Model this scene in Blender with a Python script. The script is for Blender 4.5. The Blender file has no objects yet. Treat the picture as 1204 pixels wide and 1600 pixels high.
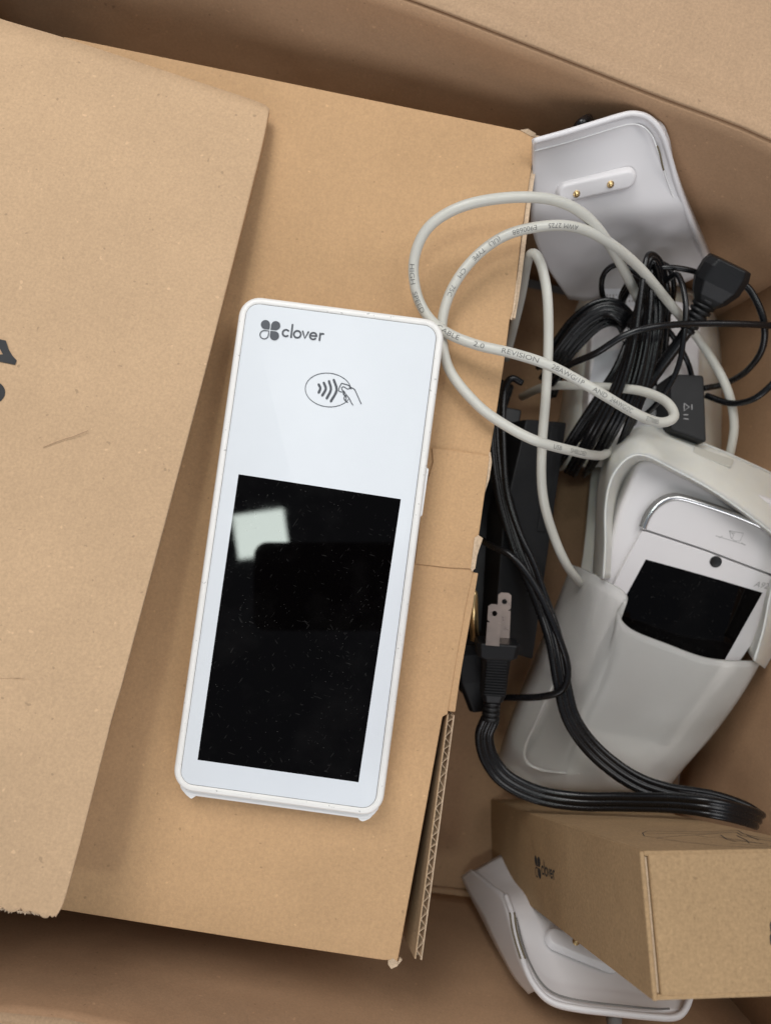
import bpy, bmesh, math, random
from mathutils import Vector, Matrix
random.seed(7)
S = bpy.context.scene
COL = S.collection
MM = 0.001
PI = math.pi

# ------------------------------------------------------------------ camera
CAM_H, TILT, FPX = 465.0, math.radians(5.0), 1180.0
cd = bpy.data.cameras.new('camera')
cam = bpy.data.objects.new('camera', cd)
COL.objects.link(cam)
cam.location = (0, 0, CAM_H * MM)
cam.rotation_euler = (TILT, 0, 0)
cd.sensor_fit = 'VERTICAL'
cd.sensor_height = 32.0
cd.lens = 32.0 * FPX / 1600.0
cd.clip_start = 0.01
cd.clip_end = 50
cd.dof.use_dof = True
cd.dof.focus_distance = 0.303
cd.dof.aperture_fstop = 8.0
S.camera = cam
GROUPS = {'card_terminal': 'card terminals in sleeves', 'silicone_sleeve': 'translucent silicone sleeves', 'adapter_lead': 'thin black adapter leads', 'power_adapter': 'black power adapters', 'charging_dock': 'white charging docks', }

# ------------------------------------------------------------------ world and lamps
W = bpy.data.worlds.new('World')
S.world = W
W.use_nodes = True
bg = W.node_tree.nodes['Background']
bg.inputs['Color'].default_value = (0.80, 0.88, 1.0, 1)
bg.inputs['Strength'].default_value = 0.31
S.view_settings.view_transform = 'Standard'
S.view_settings.look = 'None'
S.view_settings.exposure = -0.30
S.view_settings.gamma = 1


def area(name, loc, target, sx, sy, watts, col):
    ld = bpy.data.lights.new(name, 'AREA')
    ld.shape = 'RECTANGLE'
    ld.size, ld.size_y = sx, sy
    ld.energy = watts
    ld.color = col
    o = bpy.data.objects.new(name, ld)
    COL.objects.link(o)
    o.location = loc
    d = Vector(target) - Vector(loc)
    o.rotation_euler = d.to_track_quat('-Z', 'Y').to_euler()
    return o


area('window_light', (-0.26, 0.74, 1.16), (0, 0.03, 0.12), 0.60, 0.60, 11.4, (1.0, 0.985, 0.965))
area('side_fill_light', (0.62, 0.42, 1.15), (0.05, -0.02, 0.08), 0.7, 0.8, 6.6, (1.0, 0.985, 0.965))  # fill lamp added to brighten the box interior, no such window known
area('room_light', (0.0, -1.2, 0.72), (0, 0.1, 0.14), 1.2, 0.6, 10.0, (0.97, 0.97, 1.0))

# ------------------------------------------------------------------ pixel rays of the photograph (1204 x 1600) to real points in mm
CAM = Vector((0, 0, CAM_H))
CT, ST = math.cos(TILT), math.sin(TILT)


def ray(u, v):
    x, y, z = (u - 602) / FPX, -(v - 800) / FPX, -1.0
    return Vector((x, y * CT - z * ST, y * ST + z * CT))


def P(u, v, z):
    r = ray(u, v)
    return CAM + r * ((z - CAM_H) / r.z)


class Frame:
    def __init__(s, O, X, Yhint):
        s.O = Vector(O)
        s.X = Vector(X).normalized()
        s.Z = s.X.cross(Vector(Yhint)).normalized()
        s.Y = s.Z.cross(s.X).normalized()

    def w(s, x, y, z=0.0):
        return s.O + s.X * x + s.Y * y + s.Z * z

    def px(s, u, v, z=0.0):
        r = ray(u, v)
        o = s.O + s.Z * z
        t = (o - CAM).dot(s.Z) / r.dot(s.Z)
        d = CAM + r * t - s.O
        return (d.dot(s.X), d.dot(s.Y))


FLAT = lambda z: Frame((0, 0, z), (1, 0, 0), (0, 1, 0))


# ------------------------------------------------------------------ materials
def newmat(name):
    m = bpy.data.materials.new(name)
    m.use_nodes = True
    nt = m.node_tree
    b = nt.nodes['Principled BSDF']
    return m, nt, b


def nd(nt, t, **kw):
    n = nt.nodes.new(t)
    for k, v in kw.items():
        if k in n.inputs:
            n.inputs[k].default_value = v
        else:
            setattr(n, k, v)
    return n


def coords(nt, scale=(1, 1, 1), rot=0.0, off=(0, 0, 0)):
    tc = nd(nt, 'ShaderNodeTexCoord')
    mp = nd(nt, 'ShaderNodeMapping')
    mp.inputs['Rotation'].default_value = (0, 0, rot)
    mp.inputs['Location'].default_value = off
    nt.links.new(tc.outputs['Object'], mp.inputs['Vector'])
    m2 = nd(nt, 'ShaderNodeMapping')
    m2.inputs['Scale'].default_value = scale
    nt.links.new(mp.outputs['Vector'], m2.inputs['Vector'])
    return m2.outputs['Vector']


def noise(nt, vec, scale, detail=3, rough=0.5):
    n = nd(nt, 'ShaderNodeTexNoise')
    n.inputs['Scale'].default_value = scale
    n.inputs['Detail'].default_value = detail
    n.inputs['Roughness'].default_value = rough
    nt.links.new(vec, n.inputs['Vector'])
    return n.outputs['Fac']


def ramp(nt, fac, stops):
    r = nd(nt, 'ShaderNodeValToRGB')
    e = r.color_ramp.elements
    while len(e) < len(stops):
        e.new(0.5)
    for el, (p, c) in zip(e, stops):
        el.position = p
        el.color = (c, c, c, 1) if isinstance(c, (int, float)) else (*c, 1)
    nt.links.new(fac, r.inputs['Fac'])
    return r.outputs['Color']


def mix(nt, fac, a, b, mode='MIX'):
    n = nt.nodes.new('ShaderNodeMix')
    n.data_type = 'RGBA'
    n.blend_type = mode
    for s, val in ((0, fac), (6, a), (7, b)):
        if hasattr(val, 'links') or hasattr(val, 'is_linked'):
            nt.links.new(val, n.inputs[s])
        elif isinstance(val, tuple):
            n.inputs[s].default_value = (*val, 1)
        else:
            n.inputs[s].default_value = val
    return n.outputs[2]


def cardboard(name, col, rot=0.0, off=0.0, grain=1.0, ribs=0.0, wavy=0.25):
    m, nt, b = newmat(name)
    v = coords(nt, rot=rot, off=(off, off * 0.7, off * 0.3))
    vs = coords(nt, (1.0, 0.16, 1.0), rot, (off, off, off))
    dk = tuple(c * 0.94 for c in col)
    lt = tuple(min(1, c * 1.04) for c in col)
    big = noise(nt, v, 22, 4, 0.6)
    c = mix(nt, ramp(nt, big, [(0.3, 0.0), (0.7, 1.0)]), dk, lt)
    fine = noise(nt, v, 900, 3, 0.65)
    c = mix(nt, 0.42 * grain, c, ramp(nt, fine, [(0.25, 0.55), (0.75, 1.40)]), 'MULTIPLY')
    fib = noise(nt, vs, 1300, 2, 0.6)
    c = mix(nt, 0.10 * grain, c, ramp(nt, fib, [(0.3, 0.6), (0.7, 1.35)]), 'MULTIPLY')
    # dark and pale fibre specks
    sp = noise(nt, v, 420, 1, 0.3)
    c = mix(nt, ramp(nt, sp, [(0.765, 0.0), (0.80, 0.45)]), c, tuple(k * 0.42 for k in col))
    sp2 = noise(nt, coords(nt, off=(3 + off, 1, 2)), 380, 1, 0.3)
    c = mix(nt, ramp(nt, sp2, [(0.76, 0.0), (0.80, 0.35)]), c, tuple(min(1, k * 1.6) for k in col))
    nt.links.new(c, b.inputs['Base Color'])
    b.inputs['Roughness'].default_value = 0.82
    b.inputs['Specular IOR Level'].default_value = 0.25
    bp = nd(nt, 'ShaderNodeBump')
    bp.inputs['Strength'].default_value = 0.30
    bp.inputs['Distance'].default_value = 0.0003
    nt.links.new(fine, bp.inputs['Height'])
    # broad waviness of the liner, and faint flute ribs showing through
    b2 = nd(nt, 'ShaderNodeBump')
    b2.inputs['Strength'].default_value = wavy
    b2.inputs['Distance'].default_value = 0.006
    nt.links.new(noise(nt, v, 30, 2, 0.5), b2.inputs['Height'])
    nt.links.new(b2.outputs['Normal'], bp.inputs['Normal'])
    if ribs:
        wv = nd(nt, 'ShaderNodeTexWave')
        wv.inputs['Scale'].default_value = 42
        wv.inputs['Distortion'].default_value = 0.6
        nt.links.new(v, wv.inputs['Vector'])
        b3 = nd(nt, 'ShaderNodeBump')
        b3.inputs['Strength'].default_value = ribs
        b3.inputs['Distance'].default_value = 0.0004
        nt.links.new(wv.outputs['Fac'], b3.inputs['Height'])
        nt.links.new(b3.outputs['Normal'], b2.inputs['Normal'])
    nt.links.new(bp.outputs['Normal'], b.inputs['Normal'])
    return m


def plastic(name, col, rough=0.4, bump=0.0, bscale=1500, mott=0.0, sss=0.0, spec=0.5, coat=0.0, dirt=0.0):
    m, nt, b = newmat(name)
    v = coords(nt)
    c = mix(nt, ramp(nt, noise(nt, v, 60, 4, 0.6), [(0.3, 0.0), (0.7, 1.0)]), tuple(k * (1 - mott) for k in col), col)
    if dirt:
        d = noise(nt, v, 700, 2, 0.5)
        c = mix(nt, ramp(nt, d, [(0.675, 0.0), (0.74, dirt)]), c, tuple(k * 0.35 for k in col))
    nt.links.new(c, b.inputs['Base Color'])
    r = ramp(nt, noise(nt, v, 180, 4, 0.6), [(0.3, max(0.02, rough - 0.025)), (0.7, rough + 0.025)])
    nt.links.new(r, b.inputs['Roughness'])
    b.inputs['Specular IOR Level'].default_value = spec
    b.inputs['Coat Weight'].default_value = coat
    b.inputs['Coat Roughness'].default_value = 0.05
    if sss:
        b.inputs['Subsurface Weight'].default_value = sss
        b.inputs['Subsurface Radius'].default_value = (1.0, 0.85, 0.6)
        b.inputs['Subsurface Scale'].default_value = 0.004
    if bump:
        bp = nd(nt, 'ShaderNodeBump')
        bp.inputs['Strength'].default_value = bump
        bp.inputs['Distance'].default_value = 0.0003
        nt.links.new(noise(nt, v, bscale, 2, 0.5), bp.inputs['Height'])
        nt.links.new(bp.outputs['Normal'], b.inputs['Normal'])
    return m


def metal(name, col, rough=0.25):
    m, nt, b = newmat(name)
    b.inputs['Metallic'].default_value = 1.0
    v = coords(nt, (1, 1, 0.2))
    nt.links.new(ramp(nt, noise(nt, v, 300, 2, 0.5), [(0.3, rough - 0.03), (0.7, rough + 0.03)]), b.inputs['Roughness'])
    nt.links.new(mix(nt, ramp(nt, noise(nt, v, 250, 3, 0.5), [(0.3, 0.0), (0.7, 1.0)]), tuple(k * 0.93 for k in col), col), b.inputs['Base Color'])
    return m


def screen_mat():
    m, nt, b = newmat('screen_glass')
    v = coords(nt)
    base = (0.0012, 0.0009, 0.001)
    # dust specks, short scratches
    vo = nd(nt, 'ShaderNodeTexVoronoi')
    vo.inputs['Scale'].default_value = 650
    nt.links.new(v, vo.inputs['Vector'])
    gate = ramp(nt, noise(nt, v, 60, 2, 0.5), [(0.50, 0.0), (0.60, 1.0)])
    dots = ramp(nt, vo.outputs['Distance'], [(0.05, 0.20), (0.10, 0.0)])
    dust = mix(nt, 1.0, dots, gate, 'MULTIPLY')
    sc = None
    for k, (rot, th) in enumerate(((0.6, 0.80), (1.9, 0.81), (2.6, 0.815))):
        n = noise(nt, coords(nt, (1, 0.16, 1), rot, (k, k, k)), 1700, 0, 0.3)
        r = ramp(nt, n, [(th, 0.0), (th + 0.03, 0.03)])
        sc = r if sc is None else mix(nt, 1.0, sc, r, 'ADD')
    allm = mix(nt, 1.0, dust, sc, 'ADD')
    smudge = ramp(nt, noise(nt, v, 45, 5, 0.6), [(0.5, 0.0), (0.9, 0.010)])
    allm = mix(nt, 1.0, allm, smudge, 'ADD')
    nt.links.new(mix(nt, allm, base, (0.42, 0.40, 0.38)), b.inputs['Base Color'])
    b.inputs['Roughness'].default_value = 0.02
    nt.links.new(ramp(nt, noise(nt, v, 70, 4, 0.6), [(0.4, 0.015), (0.8, 0.05)]), b.inputs['Roughness'])
    b.inputs['Specular IOR Level'].default_value = 0.14
    return m


M = {}
M['kraft_top'] = cardboard('kraft_carton_top', (0.51, 0.318, 0.168), 0.17, 0.0, 0.6, 0.05)
M['kraft_body'] = cardboard('kraft_carton_side', (0.43, 0.29, 0.17), 0.17, 2.0)
M['kraft_outer'] = cardboard('kraft_outer_box', (0.43, 0.265, 0.155), 0.2, 4.0, 0.55, 0.05)
M['kraft_flap'] = cardboard('kraft_outer_flap', (0.43, 0.285, 0.175), 0.35, 6.0, 0.8)
M['kraft_panel'] = cardboard('kraft_pale_panel', (0.53, 0.357, 0.215), 0.25, 8.0, 0.65, 0.14)
M['kraft_small'] = cardboard('kraft_small_box', (0.375, 0.245, 0.130), 0.2, 10.0, 1.0)
M['liner'] = cardboard('torn_liner', (0.56, 0.42, 0.29), 0.0, 12.0, 1.2)
M['flute'] = cardboard('flute_paper', (0.40, 0.30, 0.20), 0.0, 14.0, 1.0)
M['white'] = plastic('white_plastic', (0.80, 0.79, 0.78), 0.32, 0.05, 1800, 0.02, dirt=0.0)
M['white_worn'] = plastic('white_plastic_worn', (0.80, 0.775, 0.74), 0.38, 0.05, 1800, 0.05, dirt=0.6)
M['white_dock'] = plastic('white_dock_plastic', (0.70, 0.675, 0.68), 0.34, 0.04, 1800, 0.0)
M['glass_white'] = plastic('white_front_glass', (0.71, 0.735, 0.765), 0.40, 0.0, 900, 0.02, spec=0.12)
M['seam'] = plastic('seam_grey', (0.22, 0.21, 0.20), 0.6, mott=0.4)
M['ink'] = plastic('dark_grey_ink', (0.060, 0.066, 0.080), 0.5, mott=0.1)
M['ink_box'] = plastic('box_print_ink', (0.030, 0.030, 0.032), 0.75, mott=0.3, dirt=0.3)
M['ink_cable'] = plastic('cable_print_ink', (0.19, 0.185, 0.175), 0.6, mott=0.3)
M['ink_pale'] = plastic('pale_grey_print', (0.30, 0.29, 0.29), 0.6)
M['screen'] = screen_mat()
M['cable'] = plastic('pale_cable_jacket', (0.56, 0.545, 0.49), 0.36, 0.05, 900, 0.05, sss=0.1)
M['black'] = plastic('black_plastic', (0.008, 0.008, 0.009), 0.42, 0.25, 2200, 0.2, spec=0.28)
M['black_cord'] = plastic('black_cord_jacket', (0.006, 0.006, 0.007), 0.27, 0.12, 700, 0.2, spec=0.4)
M['adapter'] = plastic('charcoal_adapter_plastic', (0.010, 0.010, 0.011), 0.5, 0.35, 2200, 0.15, dirt=0.15, spec=0.3)
M['adapter_label'] = plastic('adapter_label_black', (0.006, 0.006, 0.007), 0.5)
M['silicone'] = plastic('milky_silicone', (0.72, 0.70, 0.63), 0.45, 0.06, 500, 0.08, sss=0.5)
M['silicone_dark'] = plastic('milky_silicone_over_device', (0.40, 0.40, 0.39), 0.42, 0.06, 500, 0.10, sss=0.35)
def clear_silicone(name, col, tr, rough):
    m, nt, b = newmat(name)
    v = coords(nt)
    nt.links.new(mix(nt, ramp(nt, noise(nt, v, 60, 4, 0.6), [(0.3, 0.0), (0.7, 1.0)]), tuple(k * 0.97 for k in col), col), b.inputs['Base Color'])
    b.inputs['Roughness'].default_value = rough
    b.inputs['Transmission Weight'].default_value = tr
    b.inputs['IOR'].default_value = 1.12
    return m


M['silicone_dark'] = clear_silicone('clear_milky_silicone', (0.88, 0.87, 0.84), 0.60, 0.38)
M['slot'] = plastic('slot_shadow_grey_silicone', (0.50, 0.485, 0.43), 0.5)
M['chrome'] = metal('chrome_trim', (0.72, 0.72, 0.72), 0.2)
M['brass'] = metal('brass_pin', (0.72, 0.52, 0.26), 0.32)
M['blade'] = metal('nickel_blade', (0.44, 0.35, 0.30), 0.30)
M['gap'] = plastic('dark_gap', (0.03, 0.022, 0.016), 0.9)
M['sticker'] = plastic('white_sticker', (0.62, 0.63, 0.66), 0.5)
M['ground'] = plastic('grey_floor', (0.22, 0.20, 0.18), 0.6, mott=0.2)


# ------------------------------------------------------------------ objects
def thing(name, label, cat, base, group=None):
    o = bpy.data.objects.new(name, None)
    o.empty_display_size = 0.01
    COL.objects.link(o)
    o.location = Vector(base) * MM
    o['label'] = label
    o['category'] = cat
    if group or name in GROUPS:
        o['group'] = group or GROUPS[name]
    return o


def top(o):
    while o.parent:
        o = o.parent
    return o


def link_mesh(name, me, mat, parent=None, smooth=False, mods=()):
    o = bpy.data.objects.new(name, me)
    COL.objects.link(o)
    me.materials.clear()
    me.materials.append(mat)
    if smooth:
        for p in me.polygons:
            p.use_smooth = True
    if parent:
        o.parent = parent
    for m in mods:
        if m[0] == 'solid':
            k = o.modifiers.new('s', 'SOLIDIFY')
            k.thickness = m[1] * MM
            k.offset = m[2]
        elif m[0] == 'bevel':
            k = o.modifiers.new('b', 'BEVEL')
            k.width = m[1] * MM
            k.segments = m[2]
            k.limit_method = 'ANGLE'
            k.angle_limit = math.radians(35)
        elif m[0] == 'sub':
            k = o.modifiers.new('u', 'SUBSURF')
            k.levels = k.render_levels = m[1]
    return o


def build(name, verts, faces, mat, parent=None, smooth=False, mods=(), fix=True):
    """verts in world mm; parts are stored relative to their thing's base"""
    base = Vector((0, 0, 0))
    if parent:
        base = top(parent).location / MM
    me = bpy.data.meshes.new(name)
    me.from_pydata([tuple((Vector(v) - base) * MM) for v in verts], [], faces)
    if fix:
        bm = bmesh.new()
        bm.from_mesh(me)
        bmesh.ops.recalc_face_normals(bm, faces=bm.faces)
        bm.to_mesh(me)
        bm.free()
    me.validate()
    return link_mesh(name, me, mat, parent, smooth, mods)


class MB:
    def __init__(s):
        s.v, s.f = [], []

    def add(s, v, f):
        n = len(s.v)
        s.v += [Vector(a) for a in v]
        s.f += [tuple(i + n for i in q) for q in f]
        return s

    def build(s, *a, **k):
        return build(a[0], s.v, s.f, *a[1:], **k)


def prism(fr, poly, z0, z1):
    n = len(poly)
    v = [fr.w(x, y, z0) for x, y in poly] + [fr.w(x, y, z1) for x, y in poly]
    f = [tuple(range(n))[::-1], tuple(range(n, 2 * n))] + [(i, (i + 1) % n, n + (i + 1) % n, n + i) for i in range(n)]
    return v, f


def rrect(cx, cy, w, h, r, n=8):
    out = []
    for sx, sy, a0 in ((1, 1, 0), (-1, 1, 90), (-1, -1, 180), (1, -1, 270)):
        for k in range(n + 1):
            a = math.radians(a0 + 90 * k / n)
            out.append((cx + sx * (w / 2 - r) + r * math.cos(a), cy + sy * (h / 2 - r) + r * math.sin(a)))
    return out


def roundpoly(pts, r, n=5):
    out = []
    N = len(pts)
    for i in range(N):
        p0, p, p2 = Vector(pts[i - 1]), Vector(pts[i]), Vector(pts[(i + 1) % N])
        a, b = (p0 - p), (p2 - p)
        rr = min(r if not isinstance(r, (list, tuple)) else r[i], a.length * 0.45, b.length * 0.45)
        if rr < 0.01:
            out.append(tuple(p))
            continue
        q0, q1 = p + a.normalized() * rr, p + b.normalized() * rr
        for k in range(n + 1):
            t = k / n
            out.append(tuple(q0 * (1 - t) ** 2 + p * 2 * t * (1 - t) + q1 * t * t))
    return out


def cr(p0, p1, p2, p3, t):
    return 0.5 * ((2 * p1) + (p2 - p0) * t + (2 * p0 - 5 * p1 + 4 * p2 - p3) * t * t + (3 * p1 - p0 - 3 * p2 + p3) * t ** 3)


def spline(pts, n=8, closed=False):
    pts = [Vector(p) for p in pts]
    N = len(pts)
    out = []
    segs = N if closed else N - 1
    for i in range(segs):
        if closed:
            a, b, c, d = pts[i - 1], pts[i], pts[(i + 1) % N], pts[(i + 2) % N]
        else:
            b, c = pts[i], pts[i + 1]
            a = pts[i - 1] if i > 0 else b * 2 - c
            d = pts[i + 2] if i + 2 < N else c * 2 - b
        for k in range(n):
            out.append(cr(a, b, c, d, k / n))
    if not closed:
        out.append(pts[-1])
    return out


def patch(rows, n=6):
    """rows: grid of Vectors -> dense Catmull-Rom surface"""
    dense = [spline(r, n) for r in rows]
    cols = [spline([d[j] for d in dense], n) for j in range(len(dense[0]))]
    R, Cn = len(cols[0]), len(cols)
    v = [cols[j][i] for i in range(R) for j in range(Cn)]
    f = [(i * Cn + j, i * Cn + j + 1, (i + 1) * Cn + j + 1, (i + 1) * Cn + j) for i in range(R - 1) for j in range(Cn - 1)]
    return v, f


def pxrows(rows):
    return [[P(*p) for p in r] for r in rows]


def frames_along(path, up=None):
    n = len(path)
    tans = [(path[min(i + 1, n - 1)] - path[max(i - 1, 0)]).normalized() for i in range(n)]
    out = []
    nrm = None
    for i, t in enumerate(tans):
        if up is not None:
            u = up[i] if isinstance(up, list) else Vector(up)
            s = t.cross(u)
            if s.length < 1e-4:
                s = t.cross(Vector((0.3, 1, 0)))
            s.normalize()
            nn = s.cross(t).normalized()
        else:
            if nrm is None:
                a = Vector((0, 0, 1)) if abs(t.z) < 0.9 else Vector((1, 0, 0))
                nrm = (a - t * a.dot(t)).normalized()
            else:
                nrm = (nrm - t * nrm.dot(t)).normalized()
            nn = nrm
            s = t.cross(nn)
        out.append((t, s, nn))
    return out


def sweep(path, prof, up=None, cap=True, scale=None):
    fr = frames_along(path, up)
    m = len(prof)
    v, f = [], []
    for i, (p, (t, s, n)) in enumerate(zip(path, fr)):
        k = scale[i] if scale else 1
        v += [p + s * (x * k) + n * (y * k) for x, y in prof]
    for i in range(len(path) - 1):
        for j in range(m):
            a, b = i * m + j, i * m + (j + 1) % m
            f.append((a, b, b + m, a + m))
    if cap:
        f.append(tuple(range(m))[::-1])
        f.append(tuple(range((len(path) - 1) * m, len(path) * m)))
    return v, f


def circ(r, n=12):
    return [(r * math.cos(2 * PI * k / n), r * math.sin(2 * PI * k / n)) for k in range(n)]


def cord_profile(lobes=3, r=1.45, gap=2.35, n=7):
    """flat ribbed cord: lobes side by side"""
    pts = []
    xs = [(i - (lobes - 1) / 2) * gap for i in range(lobes)]
    a = math.acos(min(1, gap / 2 / r))
    for i, x in enumerate(xs):           # upper side left to right
        a0 = PI if i == 0 else PI - a
        a1 = 0 if i == lobes - 1 else a
        for k in range(n):
            t = a0 + (a1 - a0) * k / (n - 1)
            pts.append((x + r * math.cos(t), r * math.sin(t)))
    for x, y in pts[::-1][1:-1]:
        pts.append((x, -y))
    out = []
    for p in pts:
        if not out or (Vector(p) - Vector(out[-1])).length > 0.03:
            out.append(p)
    return out[::-1]


def tube(mb, pts, r, n=8, seg=12, scale=None):
    path = spline(pts, n) if n else [Vector(p) for p in pts]
    mb.add(*sweep(path, circ(r, seg), None, True, scale))
    return path


def lathe(mb, O, A, prof, seg=16, sq=None):
    """revolve (distance along A, radius)"""
    A = Vector(A).normalized()
    h = Vector((0, 0, 1)) if abs(A.z) < 0.9 else Vector((1, 0, 0))
    X = A.cross(h).normalized()
    Y = A.cross(X).normalized()
    v, f = [], []
    for d, r in prof:
        for k in range(seg):
            a = 2 * PI * k / seg
            v.append(Vector(O) + A * d + X * (r * math.cos(a) * (sq[0] if sq else 1)) + Y * (r * math.sin(a) * (sq[1] if sq else 1)))
    for i in range(len(prof) - 1):
        for k in range(seg):
            a, b = i * seg + k, i * seg + (k + 1) % seg
            f.append((a, b, b + seg, a + seg))
    f.append(tuple(range(seg))[::-1])
    f.append(tuple(range((len(prof) - 1) * seg, len(prof) * seg)))
    mb.add(v, f)


# ---- flat print
def stroke(pts, w, closed=False, cap=True):
    """2D ribbon of width w -> list of (verts2d, faces)"""
    pts = [Vector(p) for p in pts]
    n = len(pts)
    L, R = [], []
    for i in range(n):
        if closed:
            t = pts[(i + 1) % n] - pts[i - 1]
        else:
            t = pts[min(i + 1, n - 1)] - pts[max(i - 1, 0)]
        t.normalize()
        q = Vector((-t.y, t.x)) * w / 2
        L.append(pts[i] + q)
        R.append(pts[i] - q)
    v = L + R
    f = [(i, n + i, n + (i + 1) % n, (i + 1) % n) for i in range(n if closed else n - 1)]
    out = [(v, f)]
    if cap and not closed:
        for p in (pts[0], pts[-1]):
            out.append(([p + Vector(c) for c in circ(w / 2, 10)], [tuple(range(10))]))
    return out


def arc(cx, cy, r, a0, a1, n=14, ry=None):
    return [(cx + r * math.cos(math.radians(a0 + (a1 - a0) * k / n)), cy + (ry or r) * math.sin(math.radians(a0 + (a1 - a0) * k / n))) for k in range(n + 1)]


def lay(mb, mapf, shapes, lift=0.0):
    for i, (v, f) in enumerate(shapes):
        mb.add([mapf(p[0], p[1], lift + 0.004 * (i % 5)) for p in v], f)


def petal(cx, cy, r, sx, sy):
    """round petal with one square corner pointing to the middle of the clover"""
    out = []
    cor = (cx - sx * r, cy - sy * r)
    for k in range(25):
        a = math.radians(-90 + 270 * k / 24)
        x, y = math.cos(a), math.sin(a)      # sweeps 270 degrees from -90 to 180, corner in the lower left
        out.append((x * r, y * r))
    out.append((-r, -r))
    return [(cx + x * sx, cy + y * sy) for x, y in out]


def clover_logo():
    """brand mark and lower-case word; unit = x-height 1, origin at left of the c on the baseline"""
    mark = []
    r = 0.58
    g = r + 0.07
    cx, cy = -1.62, 0.62
    for sx, sy in ((1, 1), (-1, 1), (1, -1)):
        p = petal(cx + sx * g, cy + sy * g, r, sx, sy)
        mark.append(([Vector(q) for q in p], [tuple(range(len(p)))]))
    p = petal(cx - g, cy - g, r - 0.05, -1, -1)
    mark += stroke(p, 0.13, closed=True)
    w = 0.22
    word = []
    word += stroke(arc(0.42, 0.48, 0.42, 48, 312), w)                       # c
    word += stroke([(1.12, 0.02), (1.12, 1.62)], w)                         # l
    word += stroke(arc(1.86, 0.48, 0.44, 0, 360, 26)[:-1], w, closed=True)  # o
    word += stroke([(2.50, 0.92), (2.86, 0.08), (3.22, 0.92)], w)           # v
    word += stroke([(3.50, 0.50), (4.24, 0.50)], w * 0.9, cap=False)        # e
    word += stroke(arc(3.88, 0.48, 0.42, 4, 318, 20), w)
    word += stroke([(4.72, 0.03), (4.72, 0.90)], w)                         # r
    word += stroke(arc(5.02, 0.60, 0.30, 180, 68, 8), w)
    return mark, word


def text2d(s, size=1.0, xs=1.0):
    cu = bpy.data.curves.new('t', 'FONT')
    cu.body = s
    cu.size = size
    cu.resolution_u = 3
    o = bpy.data.objects.new('t', cu)
    COL.objects.link(o)
    bpy.context.view_layer.update()
    dg = bpy.context.evaluated_depsgraph_get()
    me = bpy.data.meshes.new_from_object(o.evaluated_get(dg))
    v = [Vector((a.co.x * xs, a.co.y)) for a in me.vertices]
    f = [tuple(p.vertices) for p in me.polygons]
    bpy.data.objects.remove(o)
    bpy.data.curves.remove(cu)
    bpy.data.meshes.remove(me)
    return v, f


def sharp_stroke_px(fr, pts, w, closed=False):
    return stroke([fr.px(*p) for p in pts], w, closed, cap=False)


# ================================================================== the setting
RIM, T = 165.0, 145.0
g = build('ground', [(-1500, -1500, -6), (1500, -1500, -6), (1500, 1500, -6), (-1500, 1500, -6)], [(0, 1, 2, 3)], M['ground'])
g['kind'] = 'structure'

# ---- big outer cardboard box
FNE, FNW = Vector((200, 159, 0)), Vector((-186, 239, 0))
FSE, FSW = Vector((165, -203, 0)), Vector((-200, -160, 0))
box = thing('cardboard_box', 'large open brown cardboard box holding the smaller cartons, terminals and cables', 'cardboard box', (0, 0, -4))
build('bottom', *prism(FLAT(0), [(-202, -162), (167, -206), (203, 160), (-188, 242)], -4, 0), M['kraft_outer'], box)


def wall(rimpts, floorpts, bulge=0.0, th=4):
    rows = []
    for k, zt in enumerate((0, 0.4, 0.8, 1.0)):
        row = []
        for a, b in zip(rimpts, floorpts):
            p = b.lerp(a, zt)
            row.append(p)
        rows.append(row)
    v, f = patch(rows, 5)
    return build('wall', v, f, M['kraft_outer'], box, True, (('solid', th, 0.0),))


n_rim = [Vector((-188, 268, RIM)), P(260, -112, RIM), P(450, -62, RIM), P(640, 0, RIM), P(830, 73, RIM), P(1010, 144, RIM), P(1204, 220, RIM), Vector((210, 150, RIM))]
n_flr = [FNW.lerp(FNE, t) + Vector((0, b, 0)) for t, b in ((0, 0), (0.22, 2), (0.36, 4), (0.50, 7), (0.63, 10), (0.75, 9), (0.87, 5), (1, 0))]
wall(n_rim, n_flr)
wall([Vector((210, 154, RIM)), Vector((210, 20, RIM)), Vector((188, -226, RIM))], [FNE, Vector((194, 0, 0)), FSE])
s_rim = [Vector((188, -226, RIM)), Vector((0, -196, RIM)), P(100, 1600, RIM), Vector((-204, -166, RIM))]
wall(s_rim, [FSE, Vector((0, -182.5, 0)), Vector((-128, -168, 0)), FSW])
wall([Vector((-204, -166, 158)), Vector((-198, 40, 160)), Vector((-188, 266, 163))], [FSW, Vector((-194, 40, 0)), FNW])
# crease where the floor turns up into the front wall
mb = MB()
tube(mb, [Vector((-150, -163, 1.2)), Vector((0, -180.5, 1.2)), Vector((60, -187, 1.2)), Vector((162, -199, 1.2))], 2.4, 4, 8)
mb.build('bottom_crease', M['kraft_outer'], box, True)
# outward flap on the far side, with the pressed hinge ridge
rows = []
for off, dz in ((0, 0.0), (3, 1.2), (7, 0.2), (16, -1.5), (60, -3), (150, -22)):
    rows.append([p + Vector((off * 0.32, off, dz)) for p in n_rim])
v, f = patch(rows, 4)
build('flap', v, f, M['kraft_flap'], box, True, (('solid', 4, -1.0 if False else 0.0),))
rows = []
for off, dz in ((0, 0.0), (2, 1.0), (6, 0.0), (90, -12)):
    rows.append([p + Vector((0, -off, dz)) for p in s_rim])
v, f = patch(rows, 4)
build('flap', v, f, M['kraft_flap'], box, True, (('solid', 4, 0.0),))

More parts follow.
